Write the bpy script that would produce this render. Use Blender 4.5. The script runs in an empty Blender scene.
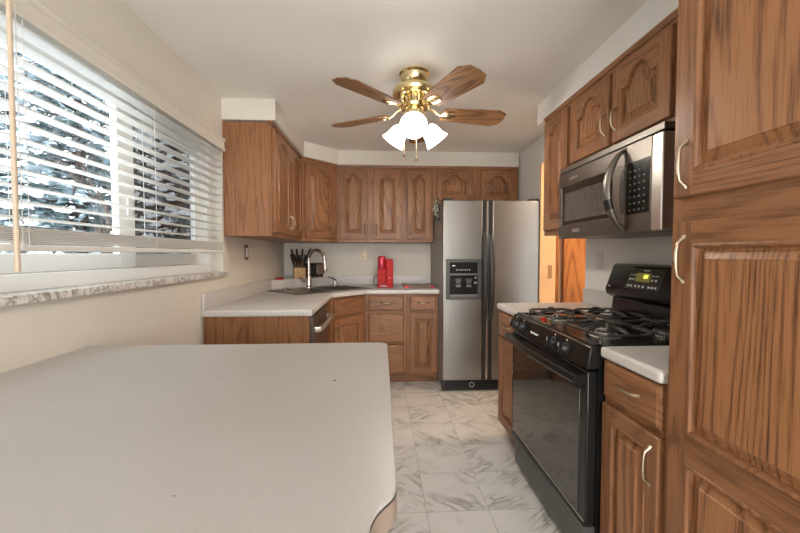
import bpy, bmesh, math, random
from mathutils import Vector, Matrix
from mathutils.geometry import tessellate_polygon
PI = math.pi
rnd = random.Random(7)
SC = bpy.context.scene
COL = SC.collection

# ------------------------------------------------------------------ camera, sky, light, exposure
cd_ = bpy.data.cameras.new('camera')
cd_.sensor_width = 36.0
cd_.lens = 361.74 * 36.0 / 800.0
cd_.clip_start = 0.02
cd_.clip_end = 200
cam = bpy.data.objects.new('camera', cd_)
COL.objects.link(cam)
cam.location = (0, 0, 1.246)
cam.rotation_euler = (PI / 2 - 0.0331, 0, -0.0519)
SC.camera = cam

W = bpy.data.worlds.new('sky')
SC.world = W
W.use_nodes = True
nt = W.node_tree
nt.nodes.clear()
wo = nt.nodes.new('ShaderNodeOutputWorld')
bg = nt.nodes.new('ShaderNodeBackground')
bg.inputs['Color'].default_value = (0.90, 0.95, 1.0, 1)
bg.inputs['Strength'].default_value = 2.0
nt.links.new(bg.outputs[0], wo.inputs[0])


def area(name, loc, rot, sx, sy, power, color):
    l = bpy.data.lights.new(name, 'AREA')
    l.shape = 'RECTANGLE'
    l.size = sx
    l.size_y = sy
    l.energy = power
    l.color = color
    o = bpy.data.objects.new(name, l)
    o.location = loc
    o.rotation_euler = rot
    COL.objects.link(o)
    return o


# added fill lamp behind the camera, standing in for daylight from an invented opening
area('rear_fill_light', (0.2, -2.9, 1.2), (-PI / 2, 0, PI), 2.1, 2.0, 62, (1.0, 0.975, 0.94))
# bright overcast sky beyond the kitchen window: a very soft, low sun
sl_ = bpy.data.lights.new('hazy_sun', 'SUN')
sl_.energy = 5.0
sl_.angle = math.radians(38)
sl_.color = (1.0, 0.98, 0.95)
so_ = bpy.data.objects.new('hazy_sun', sl_)
so_.rotation_euler = Vector((0.72, 0.55, -0.42)).to_track_quat('-Z', 'Y').to_euler()
COL.objects.link(so_)

SC.view_settings.view_transform = 'Standard'
SC.view_settings.look = 'None'
SC.view_settings.gamma = 1
SC.view_settings.use_curve_mapping = False
SC.view_settings.exposure = 0.68
BULB_W = 7.0


# ------------------------------------------------------------------ materials
def new_mat(name):
    m = bpy.data.materials.new(name)
    m.use_nodes = True
    n = m.node_tree
    return m, n, n.nodes['Principled BSDF']


def nd(n, typ, **kw):
    x = n.nodes.new(typ)
    for k, v in kw.items():
        if k.startswith('i_'):
            x.inputs[k[2:]].default_value = v
        else:
            setattr(x, k, v)
    return x


def math_(n, op, a, b=None, c=None):
    x = n.nodes.new('ShaderNodeMath')
    x.operation = op
    for i, v in enumerate((a, b, c)):
        if v is None:
            continue
        if hasattr(v, 'links') or hasattr(v, 'is_linked'):
            n.links.new(v, x.inputs[i])
        else:
            x.inputs[i].default_value = v
    return x.outputs[0]


def ramp(n, fac, stops):
    r = n.nodes.new('ShaderNodeValToRGB')
    e = r.color_ramp.elements
    while len(e) > 1:
        e.remove(e[-1])
    e[0].position = stops[0][0]
    e[0].color = (*stops[0][1], 1)
    for p, c in stops[1:]:
        k = e.new(p)
        k.color = (*c, 1)
    n.links.new(fac, r.inputs[0])
    return r.outputs[0]


def mix_col(n, fac, a, b, blend='MIX'):
    x = n.nodes.new('ShaderNodeMix')
    x.data_type = 'RGBA'
    x.blend_type = blend
    if isinstance(fac, (int, float)):
        x.inputs[0].default_value = fac
    else:
        n.links.new(fac, x.inputs[0])
    for i, v in ((6, a), (7, b)):
        if isinstance(v, tuple):
            x.inputs[i].default_value = (*v, 1)
        else:
            n.links.new(v, x.inputs[i])
    return x.outputs[2]


def bump(n, bs, h, strength, dist=0.001):
    b = n.nodes.new('ShaderNodeBump')
    b.inputs['Strength'].default_value = strength
    b.inputs['Distance'].default_value = dist
    n.links.new(h, b.inputs['Height'])
    n.links.new(b.outputs[0], bs.inputs['Normal'])


def plain(name, col, rough=0.5, metal=0.0, noise=0.0, nscale=8.0, coat=0.0, spec=None, emit=None, estr=0.0):
    m, n, b = new_mat(name)
    b.inputs['Roughness'].default_value = rough
    b.inputs['Metallic'].default_value = metal
    b.inputs['Coat Weight'].default_value = coat
    if spec is not None:
        b.inputs['Specular IOR Level'].default_value = spec
    if noise > 0:
        tc = nd(n, 'ShaderNodeTexCoord')
        t = nd(n, 'ShaderNodeTexNoise')
        t.inputs['Scale'].default_value = nscale
        t.inputs['Detail'].default_value = 4
        n.links.new(tc.outputs['Object'], t.inputs['Vector'])
        lo = tuple(c * (1 - noise) for c in col)
        hi = tuple(min(1, c * (1 + noise)) for c in col)
        c = ramp(n, t.outputs[0], [(0.3, lo), (0.7, hi)])
        n.links.new(c, b.inputs['Base Color'])
    else:
        b.inputs['Base Color'].default_value = (*col, 1)
    if emit:
        b.inputs['Emission Color'].default_value = (*emit, 1)
        b.inputs['Emission Strength'].default_value = estr
    return m


def oak(name, light, dark, axis='z', rough=0.36, rings=150.0, contrast=1.0, scale=3.2):
    m, n, b = new_mat(name)
    tc = nd(n, 'ShaderNodeTexCoord')
    oi = nd(n, 'ShaderNodeObjectInfo')
    off = nd(n, 'ShaderNodeVectorMath', operation='SCALE')
    off.inputs[0].default_value = (13.1, 7.7, 9.3)
    n.links.new(oi.outputs['Random'], off.inputs['Scale'])
    add = nd(n, 'ShaderNodeVectorMath', operation='ADD')
    n.links.new(tc.outputs['Object'], add.inputs[0])
    n.links.new(off.outputs[0], add.inputs[1])
    mp = nd(n, 'ShaderNodeMapping')
    s = {'z': (1, 1, 0.10), 'x': (0.10, 1, 1), 'y': (1, 0.10, 1)}[axis]
    mp.inputs['Scale'].default_value = s
    n.links.new(add.outputs[0], mp.inputs['Vector'])
    n1 = nd(n, 'ShaderNodeTexNoise')
    n1.inputs['Scale'].default_value = scale
    n1.inputs['Detail'].default_value = 1.5
    n1.inputs['Roughness'].default_value = 0.35
    n.links.new(mp.outputs[0], n1.inputs['Vector'])
    ring = math_(n, 'SINE', math_(n, 'MULTIPLY', n1.outputs[0], rings))
    ring = math_(n, 'MULTIPLY_ADD', ring, 0.5, 0.5)
    ring = math_(n, 'POWER', ring, 2.4)
    mp2 = nd(n, 'ShaderNodeMapping')
    s2 = {'z': (260, 260, 9), 'x': (9, 260, 260), 'y': (260, 9, 260)}[axis]
    mp2.inputs['Scale'].default_value = s2
    n.links.new(add.outputs[0], mp2.inputs['Vector'])
    n2 = nd(n, 'ShaderNodeTexNoise')
    n2.inputs['Scale'].default_value = 1.0
    n2.inputs['Detail'].default_value = 3
    n.links.new(mp2.outputs[0], n2.inputs['Vector'])
    n3 = nd(n, 'ShaderNodeTexNoise')
    n3.inputs['Scale'].default_value = 14.0
    n3.inputs['Detail'].default_value = 2
    n.links.new(mp.outputs[0], n3.inputs['Vector'])
    pore = math_(n, 'SUBTRACT', n2.outputs[0], 0.5)
    v = math_(n, 'ADD', math_(n, 'MULTIPLY', ring, 0.55 * contrast), math_(n, 'MULTIPLY', pore, 1.6))
    v = math_(n, 'ADD', v, math_(n, 'MULTIPLY', math_(n, 'SUBTRACT', n3.outputs[0], 0.5), 0.28))
    c = ramp(n, v, [(0.0, light), (0.25, tuple(a * .72 + d * .28 for a, d in zip(light, dark))), (0.85, dark)])
    hv = nd(n, 'ShaderNodeHueSaturation')
    n.links.new(math_(n, 'MULTIPLY_ADD', oi.outputs['Random'], 0.26, 0.87), hv.inputs['Value'])
    n.links.new(c, hv.inputs['Color'])
    n.links.new(hv.outputs[0], b.inputs['Base Color'])
    b.inputs['Roughness'].default_value = rough
    b.inputs['Specular IOR Level'].default_value = 0.28
    bump(n, b, v, 0.12, 0.0005)
    return m


OL, OD = (0.285, 0.130, 0.060), (0.075, 0.028, 0.012)
M = {}
M['oak_v'] = oak('oak_vertical_grain', OL, OD, 'z', rings=60, contrast=0.65, scale=9)
M['oak_h'] = oak('oak_horizontal_grain', OL, OD, 'x', rings=110, contrast=0.75, scale=5)
M['oak_panel'] = oak('oak_raised_panel', (0.30, 0.138, 0.062), (0.055, 0.020, 0.009), 'z', rings=250, contrast=0.9)
M['oak_hall'] = oak('orange_oak_hall', (0.50, 0.19, 0.05), (0.20, 0.06, 0.015), 'z')
M['blade'] = oak('fan_blade_oak', (0.30, 0.15, 0.065), (0.05, 0.02, 0.010), 'x', rings=110, rough=0.45, contrast=1.1, scale=9)
M['wall'] = plain('cream_paint', (0.68, 0.635, 0.56), 0.75, noise=0.03, nscale=3)
M['wall_white'] = plain('white_paint', (0.78, 0.77, 0.745), 0.7, noise=0.02, nscale=3)
M['ceil'] = plain('ceiling_paint', (0.86, 0.835, 0.785), 0.85, noise=0.03, nscale=1.5)
M['lam'] = None
M['vinyl'] = plain('white_vinyl', (0.82, 0.82, 0.80), 0.35)
M['slat'] = plain('blind_slat', (0.72, 0.70, 0.66), 0.45, noise=0.02)
M['valance'] = plain('valance_cream', (0.64, 0.60, 0.53), 0.5)
M['cordm'] = plain('blind_cord', (0.72, 0.70, 0.66), 0.8)
M['wand'] = plain('wand_tan', (0.55, 0.44, 0.33), 0.4)
M['nickel'] = plain('satin_nickel', (0.52, 0.43, 0.33), 0.3, 1.0)
M['chrome'] = plain('brushed_chrome', (0.62, 0.60, 0.57), 0.2, 1.0)
M['brass'] = plain('polished_brass', (0.80, 0.66, 0.38), 0.2, 1.0)
M['brass_d'] = plain('brass_emblem', (0.20, 0.13, 0.05), 0.35, 1.0)
M['black'] = plain('black_enamel', (0.012, 0.012, 0.012), 0.2, 0, spec=0.35)
M['black_m'] = plain('black_plastic', (0.018, 0.018, 0.018), 0.38)
M['iron'] = plain('cast_iron', (0.05, 0.05, 0.05), 0.2, 0.0, noise=0.4, nscale=60, coat=0.5)
M['dkglass'] = plain('dark_oven_glass', (0.02, 0.019, 0.017), 0.05, 0, spec=0.6, coat=0.4)
M['grey_p'] = plain('grey_plastic', (0.16, 0.16, 0.155), 0.4)
M['dark_grey'] = plain('dark_grey_fridge_side', (0.34, 0.32, 0.285), 0.5, noise=0.3, nscale=70)
M['grey_d'] = plain('charcoal_plastic', (0.065, 0.065, 0.062), 0.4)
M['alum'] = plain('burner_aluminium', (0.50, 0.46, 0.42), 0.35, 0.8)
M['white_p'] = plain('white_marks', (0.8, 0.8, 0.78), 0.5)
M['lcd'] = plain('lcd_green', (0.10, 0.09, 0.02), 0.3, emit=(0.5, 0.42, 0.06), estr=0.12)
M['lcd2'] = plain('lcd_digits', (0.4, 0.35, 0.03), 0.3, emit=(0.95, 0.85, 0.15), estr=0.7)
M['red'] = plain('red_gloss', (0.50, 0.008, 0.012), 0.5, spec=0.25)
M['red_d'] = plain('dark_red', (0.36, 0.008, 0.012), 0.4)
M['red_l'] = plain('bright_red_metal', (0.66, 0.04, 0.07), 0.2, 0.3, coat=0.5)
M['board'] = plain('board_brown', (0.22, 0.13, 0.08), 0.45, noise=0.3, nscale=30)
M['maple'] = plain('knife_block_wood', (0.55, 0.32, 0.12), 0.45, noise=0.2, nscale=40)
M['walnut'] = plain('knife_block_dark_wood', (0.22, 0.12, 0.06), 0.45, noise=0.2, nscale=40)
M['almond'] = plain('almond_plate', (0.58, 0.49, 0.34), 0.35)
M['plate_w'] = plain('white_plate', (0.72, 0.71, 0.68), 0.35)
M['bronze'] = plain('dark_bronze_plate', (0.16, 0.11, 0.07), 0.3, 0.7)
M['sinkm'] = plain('grey_sink_steel', (0.13, 0.12, 0.11), 0.35, 0.5)
M['jamb'] = plain('orange_jamb_paint', (0.78, 0.46, 0.22), 0.55, noise=0.05)
M['hallwall'] = plain('hall_paint', (0.75, 0.55, 0.36), 0.7)
M['strike'] = plain('strike_recess', (0.36, 0.17, 0.07), 0.5)
M['bark'] = plain('tree_bark', (0.07, 0.05, 0.04), 0.9, noise=0.4, nscale=12)
M['snow'] = plain('snowy_ground', (0.75, 0.80, 0.86), 0.9, noise=0.08, nscale=0.7)


def laminate(name, col, col2):
    m, n, b = new_mat(name)
    tc = nd(n, 'ShaderNodeTexCoord')
    t = nd(n, 'ShaderNodeTexNoise')
    t.inputs['Scale'].default_value = 260
    t.inputs['Detail'].default_value = 2
    n.links.new(tc.outputs['Object'], t.inputs['Vector'])
    c = ramp(n, t.outputs[0], [(0.25, col2), (0.42, col), (0.75, tuple(min(1, v * 1.03) for v in col))])
    t2 = nd(n, 'ShaderNodeTexNoise')
    t2.inputs['Scale'].default_value = 2.3
    t2.inputs['Detail'].default_value = 3
    n.links.new(tc.outputs['Object'], t2.inputs['Vector'])
    c2 = mix_col(n, 1.0, c, ramp(n, t2.outputs[0], [(0.35, (0.95, 0.94, 0.93)), (0.65, (1.0, 1.0, 1.0))]), 'MULTIPLY')
    n.links.new(c2, b.inputs['Base Color'])
    b.inputs['Roughness'].default_value = 0.36
    return m


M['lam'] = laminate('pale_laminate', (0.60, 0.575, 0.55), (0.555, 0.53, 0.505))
M['lam_pen'] = laminate('darkened_pale_laminate', (0.44, 0.425, 0.41), (0.405, 0.39, 0.375))  # same laminate; the peninsula's lower brightness is put into a darker colour
M['lam_edge'] = plain('laminate_seam', (0.07, 0.055, 0.045), 0.6)
M['lam_side'] = plain('edge_taupe_reflection', (0.27, 0.20, 0.165), 0.45, noise=0.05, nscale=30)  # worktop edge band, with its brown reflection put into the colour


def steel(name, col, rough, axis=2):
    m, n, b = new_mat(name)
    tc = nd(n, 'ShaderNodeTexCoord')
    mp = nd(n, 'ShaderNodeMapping')
    s = [240.0, 240.0, 240.0]
    s[axis] = 3.0
    mp.inputs['Scale'].default_value = s
    n.links.new(tc.outputs['Object'], mp.inputs['Vector'])
    t = nd(n, 'ShaderNodeTexNoise')
    t.inputs['Scale'].default_value = 1
    t.inputs['Detail'].default_value = 2
    n.links.new(mp.outputs[0], t.inputs['Vector'])
    t2 = nd(n, 'ShaderNodeTexNoise')
    t2.inputs['Scale'].default_value = 5
    t2.inputs['Detail'].default_value = 5
    n.links.new(tc.outputs['Object'], t2.inputs['Vector'])
    n.links.new(ramp(n, t.outputs[0], [(0.3, tuple(c * .9 for c in col)), (0.7, col)]), b.inputs['Base Color'])
    b.inputs['Metallic'].default_value = 1
    r = math_(n, 'ADD', math_(n, 'MULTIPLY', t.outputs[0], 0.12), math_(n, 'MULTIPLY_ADD', t2.outputs[0], 0.14, rough - 0.12))
    n.links.new(r, b.inputs['Roughness'])
    return m


M['steel'] = steel('brushed_stainless', (0.31, 0.295, 0.27), 0.36)
M['steel_mic'] = steel('dark_stainless', (0.20, 0.18, 0.16), 0.36, axis=0)
M['steel_l'] = steel('light_stainless', (0.72, 0.69, 0.65), 0.3)


def marble_tile():
    m, n, b = new_mat('marbled_vinyl_tile')
    tc = nd(n, 'ShaderNodeTexCoord')
    mp = nd(n, 'ShaderNodeMapping')
    mp.inputs['Location'].default_value = (-0.217 / 0.305, -0.175 / 0.305, 0)
    mp.inputs['Scale'].default_value = (1 / 0.305, 1 / 0.305, 1)
    n.links.new(tc.outputs['Object'], mp.inputs['Vector'])
    sx = nd(n, 'ShaderNodeSeparateXYZ')
    n.links.new(mp.outputs[0], sx.inputs[0])
    fx = math_(n, 'FRACT', sx.outputs[0])
    fy = math_(n, 'FRACT', sx.outputs[1])
    ex = math_(n, 'MINIMUM', fx, math_(n, 'SUBTRACT', 1.0, fx))
    ey = math_(n, 'MINIMUM', fy, math_(n, 'SUBTRACT', 1.0, fy))
    e = math_(n, 'MINIMUM', ex, ey)
    fl = nd(n, 'ShaderNodeVectorMath', operation='FLOOR')
    n.links.new(mp.outputs[0], fl.inputs[0])
    wn = nd(n, 'ShaderNodeTexWhiteNoise')
    n.links.new(fl.outputs[0], wn.inputs['Vector'])
    rot = nd(n, 'ShaderNodeVectorRotate', rotation_type='Z_AXIS')
    n.links.new(tc.outputs['Object'], rot.inputs['Vector'])
    ang = math_(n, 'MULTIPLY_ADD', math_(n, 'GREATER_THAN', wn.outputs['Value'], 0.62), 1.3, -0.55)
    n.links.new(ang, rot.inputs['Angle'])
    sc = nd(n, 'ShaderNodeVectorMath', operation='SCALE')
    n.links.new(wn.outputs['Color'], sc.inputs[0])
    sc.inputs['Scale'].default_value = 20
    ad = nd(n, 'ShaderNodeVectorMath', operation='ADD')
    n.links.new(rot.outputs[0], ad.inputs[0])
    n.links.new(sc.outputs[0], ad.inputs[1])
    m2 = nd(n, 'ShaderNodeMapping')
    m2.inputs['Scale'].default_value = (2.2, 11, 1)
    n.links.new(ad.outputs[0], m2.inputs['Vector'])
    t = nd(n, 'ShaderNodeTexNoise')
    t.inputs['Scale'].default_value = 1.6
    t.inputs['Detail'].default_value = 6
    t.inputs['Roughness'].default_value = 0.62
    t.inputs['Distortion'].default_value = 0.7
    n.links.new(m2.outputs[0], t.inputs['Vector'])
    vein = math_(n, 'ABSOLUTE', math_(n, 'SUBTRACT', t.outputs[0], 0.47))
    t2 = nd(n, 'ShaderNodeTexNoise')
    t2.inputs['Scale'].default_value = 4.5
    t2.inputs['Detail'].default_value = 3
    n.links.new(ad.outputs[0], t2.inputs['Vector'])
    mask = ramp(n, t2.outputs[0], [(0.42, (0, 0, 0)), (0.62, (1, 1, 1))])
    vc = ramp(n, vein, [(0.0, (0.25, 0.235, 0.215)), (0.022, (0.44, 0.425, 0.40)), (0.07, (0.66, 0.645, 0.62))])
    base = ramp(n, t2.outputs[0], [(0.3, (0.69, 0.675, 0.65)), (0.7, (0.60, 0.585, 0.56))])
    c = mix_col(n, mask, base, vc)
    line = math_(n, 'LESS_THAN', e, 0.0065)
    c = mix_col(n, math_(n, 'MULTIPLY', line, 0.55), c, (0.25, 0.235, 0.21))
    n.links.new(c, b.inputs['Base Color'])
    b.inputs['Roughness'].default_value = 0.36
    return m


M['tile'] = marble_tile()


def marble_sill():
    m, n, b = new_mat('marble_sill_stone')
    tc = nd(n, 'ShaderNodeTexCoord')
    t = nd(n, 'ShaderNodeTexNoise')
    t.inputs['Scale'].default_value = 14
    t.inputs['Detail'].default_value = 7
    t.inputs['Distortion'].default_value = 1.5
    n.links.new(tc.outputs['Object'], t.inputs['Vector'])
    v = math_(n, 'ABSOLUTE', math_(n, 'SUBTRACT', t.outputs[0], 0.5))
    c = ramp(n, v, [(0.0, (0.26, 0.22, 0.18)), (0.03, (0.52, 0.49, 0.45)), (0.1, (0.70, 0.68, 0.65))])
    n.links.new(c, b.inputs['Base Color'])
    b.inputs['Roughness'].default_value = 0.3
    return m


M['sill'] = marble_sill()


def glass_mat():
    m = bpy.data.materials.new('window_glass')
    m.use_nodes = True
    n = m.node_tree
    n.nodes.clear()
    o = n.nodes.new('ShaderNodeOutputMaterial')
    tr = n.nodes.new('ShaderNodeBsdfTransparent')
    tr.inputs[0].default_value = (0.93, 0.96, 0.97, 1)
    gl = n.nodes.new('ShaderNodeBsdfGlossy')
    gl.inputs['Roughness'].default_value = 0.02
    mx = n.nodes.new('ShaderNodeMixShader')
    mx.inputs[0].default_value = 0.06
    n.links.new(tr.outputs[0], mx.inputs[1])
    n.links.new(gl.outputs[0], mx.inputs[2])
    n.links.new(mx.outputs[0], o.inputs[0])
    return m


M['glass'] = glass_mat()


def screen_mat():
    m = bpy.data.materials.new('insect_screen_mesh')
    m.use_nodes = True
    n = m.node_tree
    n.nodes.clear()
    o = n.nodes.new('ShaderNodeOutputMaterial')
    tr = n.nodes.new('ShaderNodeBsdfTransparent')
    tr.inputs[0].default_value = (1, 1, 1, 1)
    df = n.nodes.new('ShaderNodeBsdfDiffuse')
    df.inputs[0].default_value = (0.06, 0.045, 0.04, 1)
    mx = n.nodes.new('ShaderNodeMixShader')
    mx.inputs[0].default_value = 0.6
    n.links.new(tr.outputs[0], mx.inputs[1])
    n.links.new(df.outputs[0], mx.inputs[2])
    n.links.new(mx.outputs[0], o.inputs[0])
    return m


M['screen'] = screen_mat()


def needle_mat(name, a, b_, snow):
    m, n, b = new_mat(name)
    g = nd(n, 'ShaderNodeTexCoord')
    t = nd(n, 'ShaderNodeTexNoise')
    t.inputs['Scale'].default_value = 3.0
    t.inputs['Detail'].default_value = 4
    n.links.new(g.outputs['Object'], t.inputs['Vector'])
    c = ramp(n, t.outputs[0], [(0.32, a), (0.46, b_), (0.56, snow)])
    n.links.new(c, b.inputs['Base Color'])
    b.inputs['Roughness'].default_value = 0.8
    return m


M['needle1'] = needle_mat('frosted_needles', (0.03, 0.062, 0.062), (0.11, 0.175, 0.185), (0.48, 0.56, 0.60))
M['needle2'] = needle_mat('dark_needles', (0.010, 0.008, 0.008), (0.030, 0.022, 0.022), (0.20, 0.19, 0.20))


def shade_mat():
    m, n, b = new_mat('frosted_glass_shade')
    b.inputs['Base Color'].default_value = (0.95, 0.94, 0.92, 1)
    b.inputs['Roughness'].default_value = 0.35
    b.inputs['Emission Color'].default_value = (1.0, 0.97, 0.92, 1)
    b.inputs['Emission Strength'].default_value = 3.5
    return m


M['shade'] = shade_mat()


def pattern_cloth():
    m, n, b = new_mat('black_white_patterned_cloth')
    tc = nd(n, 'ShaderNodeTexCoord')
    t = nd(n, 'ShaderNodeTexVoronoi')
    t.inputs['Scale'].default_value = 32
    n.links.new(tc.outputs['Object'], t.inputs['Vector'])
    c = ramp(n, t.outputs['Distance'], [(0.30, (0.70, 0.66, 0.56)), (0.5, (0.62, 0.58, 0.48)), (0.56, (0.03, 0.03, 0.025))])
    n.links.new(c, b.inputs['Base Color'])
    b.inputs['Roughness'].default_value = 0.85
    return m


M['cloth'] = pattern_cloth()


# ------------------------------------------------------------------ mesh builder
class B:
    def __init__(s):
        s.v, s.f, s.mi = [], [], []

    def add(s, vs, fs, mi=0):
        k = len(s.v)
        s.v += [tuple(p) for p in vs]
        s.f += [tuple(i + k for i in f) for f in fs]
        s.mi += [mi] * len(fs)
        return s

    def box(s, x0, x1, y0, y1, z0, z1, mi=0):
        v = [(x0, y0, z0), (x1, y0, z0), (x1, y1, z0), (x0, y1, z0), (x0, y0, z1), (x1, y0, z1), (x1, y1, z1), (x0, y1, z1)]
        return s.add(v, [(3, 2, 1, 0), (4, 5, 6, 7), (0, 1, 5, 4), (1, 2, 6, 5), (2, 3, 7, 6), (3, 0, 4, 7)], mi)

    def prism(s, poly, z0, z1, mi=0, axis='z'):
        n = len(poly)
        if axis == 'z':
            g = lambda p, h: (p[0], p[1], h)
        elif axis == 'x':
            g = lambda p, h: (h, p[0], p[1])
        else:
            g = lambda p, h: (p[0], h, p[1])
        v = [g(p, z0) for p in poly] + [g(p, z1) for p in poly]
        fs = [tuple(reversed(range(n))), tuple(range(n, 2 * n))]
        fs += [(i, (i + 1) % n, n + (i + 1) % n, n + i) for i in range(n)]
        return s.add(v, fs, mi)

    def lathe(s, prof, seg=32, mi=0, M4=None, cap=False):
        vs, fs = [], []
        for r, z in prof:
            for i in range(seg):
                a = 2 * PI * i / seg
                vs.append(Vector((r * math.cos(a), r * math.sin(a), z)))
        for k in range(len(prof) - 1):
            for i in range(seg):
                j = (i + 1) % seg
                fs.append((k * seg + i, k * seg + j, (k + 1) * seg + j, (k + 1) * seg + i))
        if cap:
            fs.append(tuple(reversed(range(seg))))
            fs.append(tuple((len(prof) - 1) * seg + i for i in range(seg)))
        if M4 is not None:
            vs = [M4 @ p for p in vs]
        return s.add(vs, fs, mi)

    def tube(s, pts, r, seg=10, mi=0, flat=1.0, up=None):
        pts = [Vector(p) for p in pts]
        n = len(pts)
        rs = r if isinstance(r, (list, tuple)) else [r] * n
        vs, fs = [], []
        ref = Vector(up) if up else None
        prevn = None
        for i, p in enumerate(pts):
            t = (pts[min(i + 1, n - 1)] - pts[max(i - 1, 0)]).normalized()
            if prevn is None:
                h = ref if ref else (Vector((0, 0, 1)) if abs(t.z) < 0.9 else Vector((1, 0, 0)))
                nn = (h - t * h.dot(t)).normalized()
            else:
                nn = (prevn - t * prevn.dot(t)).normalized()
            prevn = nn
            bb = t.cross(nn)
            for k in range(seg):
                a = 2 * PI * k / seg
                vs.append(p + nn * (math.cos(a) * rs[i] * flat) + bb * (math.sin(a) * rs[i]))
        for i in range(n - 1):
            for k in range(seg):
                j = (k + 1) % seg
                fs.append((i * seg + k, i * seg + j, (i + 1) * seg + j, (i + 1) * seg + k))
        fs.append(tuple(reversed(range(seg))))
        fs.append(tuple((n - 1) * seg + k for k in range(seg)))
        return s.add(vs, fs, mi)

    def cyl(s, p0, p1, r, seg=20, mi=0):
        return s.tube([p0, p1], r, seg, mi)

    def xf(s, M4):
        s.v = [tuple(M4 @ Vector(p)) for p in s.v]
        return s

    def build(s, name, mats, parent=None, loc=(0, 0, 0), rot=(0, 0, 0), bevel=0.0, segs=2, smooth=35):
        me = bpy.data.meshes.new(name)
        me.from_pydata(s.v, [], s.f)
        if not isinstance(mats, (list, tuple)):
            mats = [mats]
        for m in mats:
            me.materials.append(m)
        me.polygons.foreach_set('material_index', s.mi)
        bm = bmesh.new()
        bm.from_mesh(me)
        bmesh.ops.recalc_face_normals(bm, faces=bm.faces)
        bm.to_mesh(me)
        bm.free()
        if smooth:
            me.polygons.foreach_set('use_smooth', [True] * len(me.polygons))
            me.set_sharp_from_angle(angle=math.radians(smooth))
        me.update()
        o = bpy.data.objects.new(name, me)
        COL.objects.link(o)
        o.location = loc
        o.rotation_euler = rot
        if parent:
            o.parent = parent
        if bevel > 0:
            md = o.modifiers.new('edge', 'BEVEL')
            md.width = bevel
            md.segments = segs
            md.limit_method = 'ANGLE'
            md.angle_limit = math.radians(50)
        return o


def bx(*a):
    return B().box(*a)


def tag(o, label, cat, group=None):
    o['label'] = label
    o['category'] = cat
    if group:
        o['group'] = group
    return o


def thing(name, label, cat, loc=(0, 0, 0), rz=0.0, group=None):
    o = bpy.data.objects.new(name, None)
    o.empty_display_size = 0.1
    COL.objects.link(o)
    o.location = loc
    o.rotation_euler = (0, 0, rz)
    return tag(o, label, cat, group)


def struct(o):
    o['kind'] = 'structure'
    return o


# room numbers
XL, XR, YB, ZC = -1.067, 1.427, 4.05, 2.294
CT = 0.913                       # worktop height
YF = -3.0                        # rear end of the dining side
# ------------------------------------------------------------------ room shell
struct(bx(XL - 0.3, 3.2, YF - 0.2, YB + 0.2, -0.06, 0).build('floor', M['tile']))
struct(bx(XL - 0.3, 3.2, YF - 0.2, YB + 0.2, ZC, ZC + 0.08).build('ceiling', M['ceil']))
WY0, WY1, WZ0, WZ1 = 0.86, 2.50, 1.105, 2.00
b = B()
b.box(XL - 0.2, XL, YF - 0.2, WY0, 0, ZC)
b.box(XL - 0.2, XL, WY1, YB + 0.2, 0, ZC)
b.box(XL - 0.2, XL, WY0, WY1, 0, WZ0)
b.box(XL - 0.2, XL, WY0, WY1, WZ1, ZC)
struct(b.build('wall_left', M['wall']))
struct(bx(XL, 3.0, YB, YB + 0.2, 0, ZC).build('wall_back', M['wall']))
DY0, DY1, DZ = 2.46, 3.20, 2.06
b = B()
b.box(XR, XR + 0.13, YF - 0.2, DY0, 0, ZC)
b.box(XR + 0.014, XR + 0.13, DY1, YB, 0, ZC)
b.box(XR, XR + 0.13, DY0, DY1, DZ, ZC)
struct(b.build('wall_right', M['wall_white']))
b = B()
b.box(XL, -0.85, YF - 0.2, YF, 0, ZC)
b.box(1.25, XR, YF - 0.2, YF, 0, ZC)
b.box(-0.85, 1.25, YF - 0.2, YF, 2.15, ZC)  # opening in the unseen rear wall, invented to admit light
struct(b.build('wall_front', M['wall']))
# soffit over the cabinets
FX, FYB, FXR = -0.745, 3.728, 1.102
ZS = 2.153
poly = [(XL, 2.515), (FX + 0.033, 2.515), (FX + 0.033, 3.415), (-0.432, FYB - 0.025), (XR, FYB - 0.025), (XR, YB), (XL, YB)]
struct(B().prism(poly, ZS, ZC).build('trim_1', M['wall']))
struct(B().prism([(FXR, 0.980), (XR, 0.980), (XR, 2.53), (FXR, 2.53)], ZS, ZC).build('trim_2', M['wall_white']))
struct(B().prism([(0.80, 0.500), (XR, 0.500), (XR, 0.980), (0.80, 0.980)], 2.16, ZC).build('trim_3', M['wall_white']))

# hall beyond the doorway
struct(bx(2.55, 2.65, 1.2, YB, 0, ZC).build('wall_hall', M['hallwall']))
struct(bx(XR + 0.13, 2.55, 3.42, 3.5, 0, ZC).build('wall_end', M['hallwall']))
b = bx(XR + 0.002, XR + 0.145, DY1 - 0.012, DY1 + 0.004, 0, DZ)
jm = struct(b.build('trim_4', M['jamb']))
bx(XR + 0.075, XR + 0.112, DY1 - 0.016, DY1 - 0.012, 1.03, 1.15).build('strike_plate', M['strike'], jm)
# wooden door and casing across the hall, seen through the doorway
d1 = struct(bx(1.74, 2.5, 3.36, 3.40, 0.0, 2.04).build('door_1', M['oak_hall'], bevel=0.004))
B().lathe([(0.0, 0), (0.012, 0), (0.012, 0.035), (0.028, 0.045), (0.026, 0.07), (0.0, 0.075)], 20,
          M4=Matrix.Translation((2.43, 3.36, 1.0)) @ Matrix.Rotation(PI / 2, 4, 'X')).build('door_knob', M['brass'], d1)
struct(B().prism([(1.575, 3.36), (1.60, 3.335), (1.64, 3.345), (1.665, 3.33), (1.69, 3.36), (1.69, 3.42), (1.575, 3.42)], 0, 2.08).build('trim_5', M['oak_hall']))

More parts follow.
